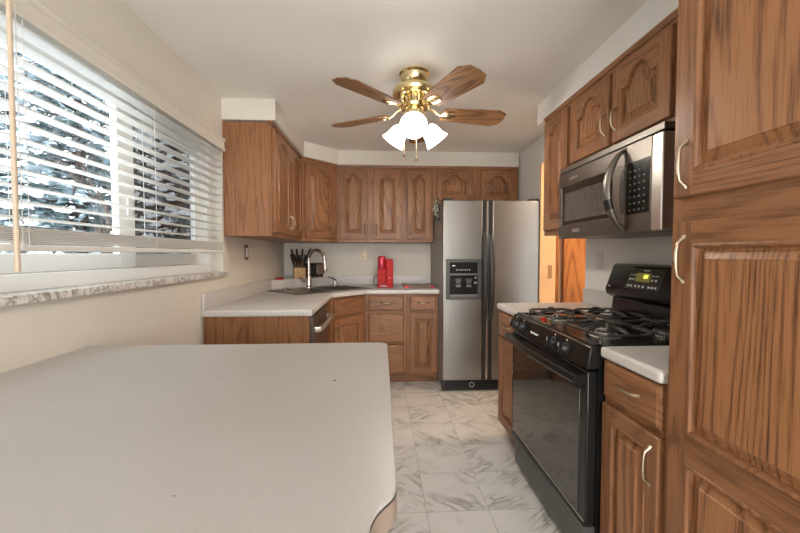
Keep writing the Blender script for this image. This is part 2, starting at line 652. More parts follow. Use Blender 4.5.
# baseboards
struct(bx(XL, XL + 0.012, YF, 0.72, 0, 0.09).build('baseboard_left', M['wall_white']))
struct(bx(XR - 0.012, XR, YF, 0.46, 0, 0.09).build('baseboard_right', M['wall_white']))

# ------------------------------------------------------------------ window
win = struct(B().box(XL - 0.17, XL - 0.075, WY0, WY0 + 0.045, WZ0 + 0.025, WZ1)
             .box(XL - 0.17, XL - 0.075, WY1 - 0.05, WY1, WZ0 + 0.025, WZ1)
             .box(XL - 0.17, XL - 0.075, WY0 + 0.045, WY1 - 0.05, WZ1 - 0.045, WZ1)
             .box(XL - 0.17, XL - 0.06, WY0 + 0.045, WY1 - 0.05, WZ0 + 0.025, 1.185).build('window_1', M['vinyl'], bevel=0.003))


def sash(y0, y1, x, parent, wl, wr):
    t = 0.03
    s = B().box(x - t, x, y0, y0 + wl, 1.185, WZ1 - 0.045).box(x - t, x, y1 - wr, y1, 1.185, WZ1 - 0.045)
    s.box(x - t, x, y0 + wl, y1 - wr, 1.1855, 1.250).box(x - t, x, y0 + wl, y1 - wr, WZ1 - 0.095, WZ1 - 0.045)
    o = s.build('sash', M['vinyl'], parent, bevel=0.003)
    bx(x - 0.018, x - 0.012, y0 + wl, y1 - wr, 1.250, WZ1 - 0.095).build('pane', M['glass'], o)
    return o


sash(WY0 + 0.045, 1.765, XL - 0.085, win, 0.05, 0.105)
s2 = sash(1.73, WY1 - 0.05, XL - 0.125, win, 0.035, 0.055)
bx(XL - 0.166, XL - 0.163, 1.75, WY1 - 0.08, 1.22, WZ1 - 0.06).build('screen', M['screen'], s2)
bx(XL - 0.085, XL - 0.072, 1.70, 1.73, 1.42, 1.50).build('latch', M['vinyl'], win, bevel=0.004)
struct(bx(XL - 0.09, XL + 0.03, WY0 - 0.02, WY1 + 0.03, 1.102, 1.13).build('window_sill', M['sill'], bevel=0.003))

# venetian blind
BY0, BY1, BX = 0.93, 2.385, XL + 0.037
bl = thing('window_blind', 'white two inch slatted venetian blind hanging over the window, half raised', 'blind', (BX, BY0, 1.255))
V = lambda x0, x1, y0, y1, z0, z1: (x0 - BX, x1 - BX, y0 - BY0, y1 - BY0, z0 - 1.255, z1 - 1.255)
b = B()
prof = [(0.0, 1.985), (0.034, 1.985), (0.040, 1.978), (0.036, 1.968), (0.028, 1.962), (0.030, 1.925), (0.036, 1.918), (0.034, 1.905), (0.0, 1.905)]
b.prism([(p[0], p[1] - 1.255) for p in prof], -0.01, BY1 - BY0 + 0.01, axis='y')
b.xf(Matrix.Identity(4))
b.build('valance', M['valance'], bl)
bx(*V(XL + 0.004, XL + 0.03, BY0, BY1, 1.93, 1.985)).build('headrail', M['vinyl'], bl)
b = B()
z = 1.352
while z < 1.915:
    for i in range(1):
        pts = [(-0.025, -0.0006), (-0.012, 0.0022), (0, 0.003), (0.012, 0.0022), (0.025, -0.0006),
               (0.025, -0.0034), (0.012, -0.0006), (0, 0.0002), (-0.012, -0.0006), (-0.025, -0.0034)]
        b.prism([(p[0], p[1] + z - 1.255) for p in pts], 0, BY1 - BY0, axis='y')
    z += 0.0445
zs = 1.278
for k in range(9):
    b.box(-0.025, 0.025, 0, BY1 - BY0, zs - 1.255, zs - 1.255 + 0.0032)
    zs += 0.0052
b.build('slats', M['slat'], bl)
bx(-0.026, 0.026, 0, BY1 - BY0, 0, 0.02).build('bottom_rail', M['slat'], bl, bevel=0.004)
for yy in (0.16, 0.75, 1.36):
    for dx in (-0.0262, 0.0262):
        B().cyl((dx, yy, 0.01), (dx, yy, 0.68), 0.0009, 6).build('ladder_cord', M['cordm'], bl)
b = B().tube([(0.065, 0.083, 0.66), (0.064, 0.083, -0.055)], [0.0058, 0.0066], 12)
b.cyl((0.03, 0.083, 0.68), (0.065, 0.083, 0.655), 0.003, 8)
b.build('tilt_wand', M['wand'], bl)
B().cyl((0.05, 0.115, 0.01), (0.05, 0.115, 0.66), 0.0011, 6).tube([(0.05, 0.115, 0.03), (0.05, 0.115, 0.005)], [0.003, 0.007], 10).build('lift_cord', M['cordm'], bl)


# ------------------------------------------------------------------ cabinet kit
def door_pair(w, h, arch, stile, rb, rt, ah, th, inset_list_f, inset_list_p, nt_=25):
    def ztop(x, x0, x1):
        if not arch:
            return h - rt
        xc, hw = (x0 + x1) / 2, (x1 - x0) / 2
        t = abs(x - xc) / hw
        t = min(1, max(0, (t - 0.2) / 0.56))
        return h - rt - ah + ah * (0.5 + 0.5 * math.cos(PI * t))
    x0, x1, z0 = stile, w - stile, rb
    n = nt_ if arch else 2

    def loop(d, y):
        L = [(x0 + d, y, z0 + d), (x1 - d, y, z0 + d)]
        for i in range(n):
            u = i / (n - 1)
            xo = x1 + (x0 - x1) * u
            L.append((x1 - d + (x0 - x1 + 2 * d) * u, y, ztop(xo, x0, x1) - d))
        return L
    return loop, n, x0, x1, z0, ztop


def make_door(name, parent, loc, w, h, arch=False, stile=0.055, rb=0.058, rt=0.05, ah=0.05, th=0.02, panel_mat=None, label=None):
    loop, n, x0, x1, z0, ztop = door_pair(w, h, arch, stile, rb, rt, ah, th, None, None)
    c = 0.004
    b = B()
    F = -th
    L0 = loop(0, F)
    N = len(L0)
    # front frame
    zTR, zTL = L0[2][2], L0[-1][2]
    outer = [(x0, c), (x1, c), (w - c, z0), (w - c, zTR), (x1, h - c), (x0, h - c), (c, zTL), (c, z0)]
    quad = lambda pts, mi: b.add([(p[0], F, p[1]) for p in pts], [tuple(range(len(pts)))], mi)
    P = [(p[0], p[2]) for p in L0]
    quad([(x0, c), (x1, c), P[1], P[0]], 1)
    quad([P[1], (w - c, z0), (w - c, zTR), P[2]], 0)
    quad([(c, z0), P[0], P[-1], (c, zTL)], 0)
    quad([(c, c), (x0, c), P[0], (c, z0)], 0)
    quad([(x1, c), (w - c, c), (w - c, z0), P[1]], 0)
    quad([P[2], (w - c, zTR), (w - c, h - c), (x1, h - c)], 0)
    quad([(c, zTL), P[-1], (x0, h - c), (c, h - c)], 0)
    for i in range(2, N - 1):
        a, d = P[i], P[i + 1]
        quad([d, a, (a[0], h - c), (d[0], h - c)], 1)
    # outer edge
    R0 = [(c, F, c), (w - c, F, c), (w - c, F, h - c), (c, F, h - c)]
    R1 = [(0, F + c, 0), (w, F + c, 0), (w, F + c, h), (0, F + c, h)]
    R2 = [(0, 0, 0), (w, 0, 0), (w, 0, h), (0, 0, h)]
    for A, C_ in ((R0, R1), (R1, R2)):
        for i in range(4):
            j = (i + 1) % 4
            b.add([A[i], A[j], C_[j], C_[i]], [(0, 1, 2, 3)], 1 if i in (0, 2) else 0)
    b.add(R2, [(0, 3, 2, 1)], 0)
    # inner sticking
    prev = L0
    for d, y in ((0.0015, F - 0.0018), (0.005, F - 0.003), (0.009, F - 0.0015), (0.012, F + 0.004), (0.013, F + 0.0140)):
        cur = loop(d, y)
        b.add(prev + cur, [(i, (i + 1) % N, N + (i + 1) % N, N + i) for i in range(N)], 0)
        prev = cur
    bm_ = b
    o = bm_.build(name, [M['oak_v'], M['oak_h']], parent, loc)
    # merge seams so normals are consistent
    me = o.data
    q = bmesh.new()
    q.from_mesh(me)
    bmesh.ops.remove_doubles(q, verts=q.verts, dist=1e-5)
    bmesh.ops.recalc_face_normals(q, faces=q.faces)
    q.to_mesh(me)
    q.free()
    me.set_sharp_from_angle(angle=math.radians(25))
    # raised panel
    pb = B()
    Ls = [loop(0.0125, F + 0.0140), loop(0.019, F + 0.0140), loop(0.040, F + 0.0045), loop(0.0425, F + 0.001)]
    for A, C_ in zip(Ls[:-1], Ls[1:]):
        pb.add(A + C_, [(i, (i + 1) % N, N + (i + 1) % N, N + i) for i in range(N)])
    pb.add(Ls[-1], [tuple(range(N))])
    bl_ = loop(0.0125, F + 0.017)
    pb.add(Ls[0] + bl_, [(i, (i + 1) % N, N + (i + 1) % N, N + i) for i in range(N)])
    pb.add(bl_, [tuple(reversed(range(N)))])
    po = pb.build('panel', M['oak_panel'], o)
    q = bmesh.new()
    q.from_mesh(po.data)
    bmesh.ops.remove_doubles(q, verts=q.verts, dist=1e-5)
    bmesh.ops.recalc_face_normals(q, faces=q.faces)
    q.to_mesh(po.data)
    q.free()
    po.data.set_sharp_from_angle(angle=math.radians(20))
    if label:
        o['label'] = label
    return o


def pull(parent, x, z, F=-0.02, L=0.085, vertical=True, mat=None):
    a = L / 2
    pts = [(-a - 0.012, 0.001), (-a - 0.004, -0.004), (-a, -0.010), (-a + 0.008, -0.018), (-a * 0.45, -0.021), (0, -0.022), (a * 0.45, -0.021),
           (a - 0.008, -0.018), (a, -0.010), (a + 0.004, -0.004), (a + 0.012, 0.001)]
    rs = [0.006, 0.0055, 0.005, 0.0042, 0.0045, 0.0052, 0.0045, 0.0042, 0.005, 0.0055, 0.006]
    if vertical:
        P = [(x, F + q, z + p) for p, q in pts]
    else:
        P = [(x + p, F + q, z) for p, q in pts]
    return B().tube(P, rs, 10).build('pull', mat or M['nickel'], parent)


def drawer_front(parent, loc, w, h, handle=True):
    b = B()
    F = -0.02
    c = 0.012
    R0 = [(c, F, c), (w - c, F, c), (w - c, F, h - c), (c, F, h - c)]
    R1 = [(0.002, F + 0.006, 0.002), (w - 0.002, F + 0.006, 0.002), (w - 0.002, F + 0.006, h - 0.002), (0.002, F + 0.006, h - 0.002)]
    R2 = [(0, F + 0.009, 0), (w, F + 0.009, 0), (w, F + 0.009, h), (0, F + 0.009, h)]
    R3 = [(0, 0, 0), (w, 0, 0), (w, 0, h), (0, 0, h)]
    b.add(R0, [(0, 1, 2, 3)])
    for A, C_ in ((R0, R1), (R1, R2), (R2, R3)):
        b.add(A + C_, [(i, (i + 1) % 4, 4 + (i + 1) % 4, 4 + i) for i in range(4)])
    b.add(R3, [(0, 3, 2, 1)])
    o = b.build('drawer', M['oak_h'], parent, loc, smooth=20)
    if handle:
        pull(o, w / 2, h / 2 + 0.003, vertical=False)
    return o


def face_frame(parent, w, z0, z1, stiles, rails):
    b = B()
    for a, c_ in stiles:
        b.box(a, c_, 0, 0.018, z0, z1, 0)
    ss = sorted(stiles)
    for (a0, a1), (b0, b1) in zip(ss[:-1], ss[1:]):
        for r0, r1 in rails:
            b.box(a1, b0, 0.0005, 0.018, r0, r1, 1)
    return b.build('face_frame', [M['oak_v'], M['oak_h']], parent, bevel=0.001, segs=1)


def crown(parent, w, h, mat='oak_h', y0=0.0):
    return B().prism([(y0 + 0.0, h - 0.012), (y0 - 0.006, h - 0.010), (y0 - 0.012, h + 0.006), (y0 - 0.012, h + 0.014), (y0 + 0.02, h + 0.014), (y0 + 0.02, h - 0.012)],
                     0, w, axis='x').build('crown_moulding', M[mat], parent)


def upper(label, loc, rz, w, h, depth, doors, group='oak wall cabinets', name='wall_cabinet', arch_h=0.05, bot=0.03):
    """doors: (x0, x1, pull side -1/+1 or 0)"""
    t = thing(name, label, 'cabinet', loc, rz, group)
    bx(0, w, 0.018, depth, 0, h).build('body', M['oak_v'], t, bevel=0.001, segs=1)
    st = [(0, doors[0][0] + 0.012)]
    for d0, d1 in zip(doors[:-1], doors[1:]):
        st.append((d0[1] - 0.012, d1[0] + 0.012))
    st.append((doors[-1][1] - 0.012, w))
    face_frame(t, w, 0, h, st, [(0, bot + 0.012), (h - 0.045, h)])
    crown(t, w, h)
    for x0, x1, side in doors:
        dw = x1 - x0
        dh = h - bot - 0.032
        stl = 0.058 if dw > 0.27 else 0.052
        d = make_door('door', t, (x0, 0, bot), dw, dh, True, stl, 0.058, 0.04, arch_h)
        if side:
            px = 0.028 if side < 0 else dw - 0.028
            pull(d, px, 0.10 if dh > 0.5 else min(0.12, dh * 0.32))
    return t


UB, UH = 1.372, 0.768
UD = 0.32
upper('oak wall cabinet beside the window, arched pair of doors, plain end towards the room', (FX, 2.519, UB), PI / 2, 0.911, UH, UD,
      [(0.03, 0.452, 1), (0.462, 0.87, -1)])
upper('oak wall cabinet with paired arched doors on back wall above the almond outlet', (-0.447, FYB, UB), 0, 0.682, UH, YB - FYB,
      [(0.024, 0.309, 1), (0.37, 0.655, -1)])
upper('narrow single door oak wall cabinet just left of the refrigerator top', (0.235, FYB, UB), 0, 0.305, UH, YB - FYB, [(0.032, 0.275, -1)])
upper('short oak cabinet with two low doors above the refrigerator', (0.54, FYB, 1.765), 0, 0.887, 0.375, YB - FYB,
      [(0.03, 0.40, 1), (0.49, 0.855, -1)], arch_h=0.06)
upper('slim oak wall cabinet left of the microwave with one arched door', (FXR, 2.40, UB), -PI / 2, 0.340, UH, XR - FXR, [(0.025, 0.315, 0)])
upper('short oak cabinet with two arched doors directly above the microwave', (FXR, 2.058, 1.735), -PI / 2, 0.755, 0.405, XR - FXR,
      [(0.02, 0.365, 1), (0.39, 0.735, -1)], arch_h=0.07)
# corner wall cabinet
t = thing('corner_wall_cabinet', 'diagonal oak corner wall cabinet with one door above the sink', 'cabinet', (FX, 3.43, UB), PI / 4, 'oak wall cabinets')
Rm = Matrix.Rotation(-PI / 4, 4, 'Z')


def loc2(x, y, ox, oy):
    v = Rm @ Vector((x - ox, y - oy, 0))
    return (v.x, v.y)


DL = math.hypot(-0.447 - FX, FYB - 3.43)
pl = [loc2(x, y, FX, 3.43) for x, y in ((FX, 3.431), (-0.448, FYB), (-0.448, YB - 0.001), (XL + 0.001, YB - 0.001), (XL + 0.001, 3.431))]
pl[0] = (0.0, 0.018)
pl[1] = (DL - 0.018, 0.018)
B().prism(pl, 0, UH).build('body', M['oak_v'], t)
face_frame(t, DL, 0, UH, [(0, 0.05), (DL - 0.05, DL)], [(0, 0.042), (UH - 0.045, UH)])
crown(t, DL, UH)
d = make_door('door', t, (0.038, 0, 0.03), DL - 0.076, UH - 0.062, True, 0.052, 0.058, 0.04, 0.05)
pull(d, 0.028, 0.10)

# ------------------------------------------------------------------ base cabinets, left and back run
BH = 0.873


def toe(parent, w, depth=0.5):
    return bx(0, w, 0.07, 0.09, 0, 0.1).build('toe_kick', M['oak_h'], parent)


# end panel by the peninsula
tag(bx(XL + 0.001, -0.44, 2.215, 2.235, 0, BH).build('cabinet_end_panel', M['oak_v'], bevel=0.001), 'plain oak end panel closing the left base run beside the dishwasher', 'panel')
# dishwasher
DWY = 2.238
t = thing('dishwasher', 'stainless dishwasher with bar handle under the left counter', 'dishwasher', (-0.44, DWY, 0), PI / 2)
bx(0.003, 0.607, 0.02, 0.58, 0.1, BH - 0.004).build('body', M['black_m'], t)
bx(0.004, 0.606, -0.022, 0.018, 0.11, BH - 0.012).build('door', M['steel_mic'], t, bevel=0.004)
bx(0.004, 0.606, 0.06, 0.075, 0.0, 0.1).build('toe_kick', M['black_m'], t)
b = B().tube([(0.04, -0.022, 0.775), (0.05, -0.05, 0.775), (0.10, -0.062, 0.775), (0.30, -0.068, 0.775), (0.50, -0.062, 0.775), (0.555, -0.05, 0.775), (0.565, -0.022, 0.775)], 0.016, 12, flat=1.1)
b.build('handle', M['steel_l'], t)
# corner sink base
LX, SY0 = -0.44, 2.85
sb = thing('sink_base_cabinet', 'diagonal oak corner base cabinet under the sink', 'cabinet', (LX, 3.14, 0), PI / 4)
DL2 = math.hypot(-0.155 + 0.443, 0.288)
ln = lambda x, y: loc2(x, y, LX, 3.14)
outer = [(LX, SY0), (LX, 3.14), (-0.153, 3.427), (-0.153, 4.045)]
inner = [(-0.171, 4.045), (-0.171, 3.445), (LX - 0.018, 3.155), (LX - 0.018, SY0)]
B().prism([ln(*p) for p in outer + inner], 0.1, BH).build('body', M['oak_v'], sb)
sd = drawer_front(sb, (0.035, 0, 0.70), DL2 - 0.07, 0.145, False)
d = make_door('door', sb, (0.035, 0, 0.12), DL2 - 0.07, 0.56, False, 0.055, 0.058, 0.055)
pull(d, 0.028, 0.44)
B().prism([ln(LX - 0.07, SY0 + 0.02), ln(LX - 0.07, 3.17), ln(-0.183, 3.497 - 0.04), ln(-0.183, 3.53), ln(LX - 0.09, 3.19), ln(LX - 0.09, SY0 + 0.02)], 0, 0.1).build('toe_kick', M['oak_h'], sb)
# drawer base
t = thing('drawer_cabinet', 'oak base cabinet with a stack of three drawers below the coffee maker', 'cabinet', (-0.151, 3.428, 0), 0, 'oak base cabinets')
w = 0.391
bx(0, w, 0.018, 0.61, 0.1, BH).build('body', M['oak_v'], t)
face_frame(t, w, 0.1, BH, [(0, 0.045), (w - 0.03, w)], [(0.1, 0.125), (0.395, 0.42), (0.69, 0.715), (BH - 0.03, BH)])
toe(t, w)
for z0, z1 in ((0.115, 0.385), (0.41, 0.69), (0.715, 0.855)):
    drawer_front(t, (0.03, 0, z0), w - 0.055, z1 - z0)
# door and drawer base
t = thing('base_cabinet', 'narrow oak base cabinet with drawer over door beside the refrigerator', 'cabinet', (0.242, 3.428, 0), 0, 'oak base cabinets')
w = 0.302
bx(0, w, 0.018, 0.61, 0.1, BH).build('body', M['oak_v'], t)
face_frame(t, w, 0.1, BH, [(0, 0.045), (w - 0.03, w)], [(0.1, 0.125), (0.69, 0.715), (BH - 0.03, BH)])
toe(t, w)
drawer_front(t, (0.03, 0, 0.715), w - 0.05, 0.14)
d = make_door('door', t, (0.03, 0, 0.118), w - 0.05, 0.575, False, 0.05, 0.055, 0.055)
pull(d, w - 0.05 - 0.026, 0.46)


# worktop with sink cut-out
def slab_hole(name, outer, hole, z0, z1, mat, parent=None):
    polys = [[Vector((x, y, 0)) for x, y in outer]] + ([[Vector((x, y, 0)) for x, y in hole]] if hole else [])
    tri = tessellate_polygon(polys)
    fl = [p for q in polys for p in q]
    k = len(fl)
    vs = [(p.x, p.y, z1) for p in fl] + [(p.x, p.y, z0) for p in fl]
    fs = [tuple(t) for t in tri] + [tuple(i + k for i in reversed(t)) for t in tri]
    s = 0
    for q in polys:
        n = len(q)
        for i in range(n):
            j = (i + 1) % n
            fs.append((s + i, s + j, k + s + j, k + s + i))
        s += n
    b = B().add(vs, fs)
    return b.build(name, mat, parent)


SCX, SCY = -0.56, 3.45
u = Vector((0.7071, 0.7071))
vv = Vector((0.7071, -0.7071))


def sk(a, c):
    p = Vector((SCX, SCY)) + u * a + vv * c
    return (p.x, p.y)


CE = 0.040
outer = [(XL + 0.001, 2.195), (-0.417, 2.195), (-0.417, 3.115), (-0.135, 3.40), (0.549, 3.40), (0.549, YB - 0.001), (XL + 0.001, YB - 0.001)]
hole = [sk(-0.385, -0.235), sk(0.385, -0.235), sk(0.385, 0.225), sk(-0.385, 0.225)]
ct = slab_hole('corner_worktop', outer, hole, CT - CE, CT, M['lam'])
tag(ct, 'pale laminate L shaped worktop with diagonal corner along window and back walls', 'countertop')
# rolled front edge
q = bmesh.new()
q.from_mesh(ct.data)
bmesh.ops.remove_doubles(q, verts=q.verts, dist=1e-6)
sel = []
for e in q.edges:
    a, c_ = e.verts
    for p0, p1 in zip(outer[:5], outer[1:6]):
        if abs(a.co.z - c_.co.z) < 1e-6:
            ok = all(min((Vector(vx.co.xy) - Vector(p)).length for p in (p0, p1)) < 1e-4 for vx in (a, c_))
            if ok and (Vector(a.co.xy) - Vector(c_.co.xy)).length > 0.05:
                sel.append(e)
bmesh.ops.bevel(q, geom=list(set(sel)), offset=0.010, segments=4, profile=0.5, affect='EDGES')
q.to_mesh(ct.data)
q.free()
ct.data.set_sharp_from_angle(angle=math.radians(35))
b = B()
b.box(XL + 0.001, XL + 0.021, 2.195, YB - 0.001, CT, CT + 0.10)
b.box(XL + 0.021, 0.549, YB - 0.021, YB - 0.001, CT, CT + 0.10)
b.build('backsplash', M['lam'], ct, bevel=0.003)
B().prism([(XL + 0.022, 3.49), (XL + 0.022, YB - 0.022), (-0.53, YB - 0.022)], CT, 1.0).build('corner_ledge', M['lam'], ct, bevel=0.003)

# sink
sk0 = thing('corner_sink', 'grey steel double bowl corner sink set in the worktop', 'sink', (SCX, SCY, CT), PI / 4)
b = B()
rim = [(-0.41, -0.25, 0.41, 0.26)]
for (x0, x1, y0, y1) in ((-0.41, -0.37, -0.25, 0.265), (0.37, 0.41, -0.25, 0.265), (-0.37, 0.37, -0.25, -0.21), (-0.37, 0.37, 0.16, 0.265), (-0.02, 0.02, -0.21, 0.16)):
    b.box(x0, x1, y0, y1, 0.0005, 0.006)
b.build('rim', M['sinkm'], sk0)
for x0, x1 in ((-0.37, -0.02), (0.02, 0.37)):
    b = B()
    y0, y1, dp, w_ = -0.21, 0.16, -0.17, 0.03
    T = [(x0, y0, 0.001), (x1, y0, 0.001), (x1, y1, 0.001), (x0, y1, 0.001)]
    Bt = [(x0 + w_, y0 + w_, dp), (x1 - w_, y0 + w_, dp), (x1 - w_, y1 - w_, dp), (x0 + w_, y1 - w_, dp)]
    b.add(T + Bt, [(i, (i + 1) % 4, 4 + (i + 1) % 4, 4 + i) for i in range(4)] + [(4, 5, 6, 7)])
    bo = b.build('bowl', M['sinkm'], sk0)
    B().lathe([(0.0, 0.002), (0.03, 0.002), (0.042, 0.006), (0.045, 0.0)], 20, M4=Matrix.Translation(((x0 + x1) / 2, -0.02, dp))).build('drain', M['chrome'], bo)
fa = thing('kitchen_faucet', 'tall brushed gooseneck faucet behind the corner sink', 'faucet', (*sk(0.0, -0.215), CT + 0.006), 0)
B().lathe([(0.0, 0), (0.034, 0), (0.032, 0.012), (0.024, 0.02), (0.022, 0.10), (0.019, 0.11), (0.0, 0.11)], 24).build('base', M['chrome'], fa)
dx, dy = 0.86, -0.5
pts = [(0, 0, 0.10), (0, 0, 0.27)]
for i in range(1, 15):
    a = PI * i / 14
    r = 0.098
    pts.append((dx * (r - r * math.cos(a)), dy * (r - r * math.cos(a)), 0.27 + r * math.sin(a)))
pts.append((dx * 0.2, dy * 0.2, 0.235))
B().tube(pts, 0.0155, 14).build('spout', M['chrome'], fa)
B().tube([(dx * 0.2, dy * 0.2, 0.24), (dx * 0.202, dy * 0.202, 0.215), (dx * 0.205, dy * 0.205, 0.165), (dx * 0.205, dy * 0.205, 0.16)], [0.0135, 0.0155, 0.0185, 0.016], 14).build('spray_head', M['chrome'], fa)
B().cyl((-0.015, -0.015, 0.065), (-0.045, -0.03, 0.07), 0.012, 12).tube([(-0.045, -0.03, 0.07), (-0.065, -0.045, 0.085), (-0.08, -0.06, 0.115)], [0.009, 0.007, 0.005], 10).build('lever', M['chrome'], fa)
sp = thing('soap_dispenser', 'small steel soap pump on sink deck right of the faucet', 'soap dispenser', (*sk(0.325, -0.222), CT + 0.006), 0)
B().lathe([(0, 0), (0.02, 0), (0.018, 0.012), (0.011, 0.018), (0.010, 0.05), (0.0, 0.05)], 18).build('base', M['chrome'], sp)
B().tube([(0.004, 0, 0.05), (0, 0, 0.066), (-0.03, -0.006, 0.078), (-0.07, -0.02, 0.095)], [0.009, 0.009, 0.006, 0.005], 10).build('nozzle', M['black_m'], sp)
st_ = tag(B().lathe([(0, 0), (0.024, 0), (0.026, 0.01), (0.022, 0.03), (0.0, 0.032)], 18).build('drain_stopper', M['plate_w'], None, (*sk(0.385, -0.19), CT + 0.0062)), 'small white plug standing on right of sink rim', 'sink plug')
tag(B().lathe([(0, 0), (0.03, 0), (0.03, 0.006), (0.018, 0.012), (0.009, 0.014), (0.009, 0.026), (0.0, 0.028)], 18).build('sink_strainer', M['chrome'], None, (*sk(-0.24, -0.23), CT + 0.0062)), 'small steel strainer on sink rim left of the faucet', 'strainer')

# knife block
kb = thing('knife_block', 'wooden knife block full of black handled knives on corner ledge', 'knife block', (-0.86, 3.86, 1.0), PI / 10)
B().prism([(-0.055, 0.0), (0.055, 0.0), (0.055, 0.06), (-0.02, 0.20), (-0.055, 0.20)][::-1], -0.06, 0.055, axis='x').xf(Matrix.Scale(-1, 4, (0, 1, 0))).build('block', M['walnut'], kb, bevel=0.003)
bx(-0.06, 0.057, -0.062, -0.0545, 0.0, 0.105).build('front_board', M['maple'], kb, bevel=0.002)
for xx, yy, zz, lx, L in ((-0.045, -0.03, 0.10, -0.30, 0.13), (-0.020, -0.03, 0.10, -0.22, 0.12), (0.008, -0.03, 0.10, -0.10, 0.115), (0.036, -0.03, 0.10, 0.12, 0.12),
                          (-0.040, 0.0, 0.15, -0.28, 0.13), (-0.012, 0.0, 0.15, -0.12, 0.13), (0.016, 0.0, 0.15, 0.10, 0.13), (0.042, 0.0, 0.15, 0.42, 0.15)):
    d_ = Vector((lx, -0.18, 0.95)).normalized()
    p0 = Vector((xx, yy, zz))
    kn = B().tube([p0, p0 + d_ * 0.035], 0.007, 8, flat=0.4).build('bolster', M['chrome'], kb)
    B().tube([p0 + d_ * 0.03, p0 + d_ * 0.05, p0 + d_ * (0.03 + L * 0.7), p0 + d_ * (0.03 + L)], [0.014, 0.0125, 0.0155, 0.013], 8, flat=0.7).build('knife_handle', M['black_m'], kb)
# toaster
to = thing('toaster', 'small black and chrome toaster on corner ledge behind the faucet', 'toaster', (-0.726, 3.927, 1.0), PI / 4)
B().box(-0.10, 0.10, -0.058, 0.058, 0.012, 0.155).build('body', M['black_m'], to, bevel=0.022, segs=4)
bx(0.0, 0.085, -0.0605, -0.0575, 0.03, 0.14).build('side_panel', M['steel_l'], to, bevel=0.003)
bx(-0.075, 0.075, -0.034, -0.012, 0.1545, 0.1565).build('slot', M['black'], to)
bx(-0.075, 0.075, 0.012, 0.034, 0.1545, 0.1565).build('slot', M['black'], to)
bx(0.098, 0.118, -0.018, 0.018, 0.10, 0.115).build('lever', M['chrome'], to, bevel=0.004)
for sx in (-0.075, 0.075):
    for sy in (-0.04, 0.04):
        B().cyl((sx, sy, 0), (sx, sy, 0.016), 0.009, 10).build('foot', M['black_m'], to)
# sponge
tag(bx(-0.035, 0.035, -0.022, 0.022, 0, 0.018).build('sponge', M['red'], None, (-1.005, 3.63, 1.0), (0, 0, 0.8), bevel=0.006), 'small flat red sponge at left end of corner ledge', 'sponge')

# coffee maker
cm = thing('coffee_maker', 'slim red pod coffee maker on the back counter', 'coffee maker', (-0.038, 3.66, CT), 0)
bx(0.0, 0.158, -0.03, 0.24, 0.002, 0.03).build('base', M['red'], cm, bevel=0.005)
bx(0.085, 0.158, -0.025, 0.24, 0.03, 0.285).build('tank_column', M['red'], cm, bevel=0.008)
bx(0.002, 0.085, 0.0, 0.24, 0.03, 0.20).build('back_panel', M['red'], cm, bevel=0.004)
bx(0.002, 0.086, 0.02, 0.24, 0.19, 0.275).build('brew_housing', M['red'], cm, bevel=0.006)
B().lathe([(0, 0.188), (0.036, 0.188), (0.041, 0.196), (0.042, 0.30), (0.038, 0.312), (0.0, 0.313)], 28, M4=Matrix.Translation((0.043, 0.012, 0))).build('brew_head', M['red_l'], cm)
B().lathe([(0, 0.313), (0.034, 0.313), (0.03, 0.318), (0.0, 0.319)], 24, M4=Matrix.Translation((0.043, 0.012, 0))).build('lid', M['red_d'], cm)
for i in range(4):
    B().lathe([(0, -0.001), (0.006, -0.001), (0.006, 0.002), (0, 0.003)], 12,
              M4=Matrix.Translation((0.122, -0.025, 0.10 + i * 0.032)) @ Matrix.Rotation(PI / 2, 4, 'X')).build('button', M['red_d'] if i else M['white_p'], cm)
b = B()
x = 0.03
for k, wd in enumerate((0.009, 0.007, 0.007, 0.008, 0.004, 0.009)):
    b.box(x, x + wd, -0.0308, -0.0298, 0.011, 0.021)
    x += wd + 0.0045
b.build('badge', M['white_p'], cm)
bx(0.012, 0.078, -0.028, -0.002, 0.03, 0.036).build('drip_grate', M['black_m'], cm)
cp = [(-0.0, 0.2, 0.02)]
for i in range(9):
    a = -PI / 2 - PI * i / 8
    cp.append((-0.012 + 0.035 * math.cos(a), 0.2, 0.055 + 0.05 * math.sin(a)))
cp += [(-0.005, 0.23, 0.11), (0.01, 0.30, 0.12)]
B().tube(cp, 0.0032, 8).build('power_cord', M['black_m'], cm)
# cutting board
cb = thing('cutting_board', 'brown cutting board with red corners lying beside the refrigerator', 'cutting board', (0.225, 3.58, CT), 0.0)
B().box(0.008, 0.302, 0.004, 0.336, 0.003, 0.018).build('board', M['board'], cb, bevel=0.003)
for x0, x1 in ((0.0, 0.045), (0.265, 0.31)):
    for y0, y1 in ((0.0, 0.035), (0.305, 0.34)):
        bx(x0, x1, y0, y1, 0, 0.0215).build('corner_grip', M['red_l'], cb, bevel=0.006)


# outlets
def plate(name, label, cat, loc, rz, mat, kind, mat2=None, group=None):
    t = thing(name, label, cat, loc, rz, group)
    bx(-0.037, 0.037, -0.006, -0.0005, -0.06, 0.06).build('cover_plate', mat, t, bevel=0.004)
    if kind == 'outlet':
        for zz in (-0.021, 0.021):
            o = B().lathe([(0, 0), (0.0165, 0), (0.0165, 0.003), (0, 0.0035)], 20, M4=Matrix.Translation((0, -0.0055, zz)) @ Matrix.Rotation(PI / 2, 4, 'X')).build('socket', mat2 or mat, t)
            for sx in (-0.006, 0.006):
                bx(sx - 0.0012, sx + 0.0012, -0.0098, -0.0088, zz - 0.004, zz + 0.006).build('slot', M['black_m'], o)
    else:
        bx(-0.018, 0.018, -0.009, -0.005, -0.036, 0.036).build('rocker', mat2 or mat, t, bevel=0.002)
    return t


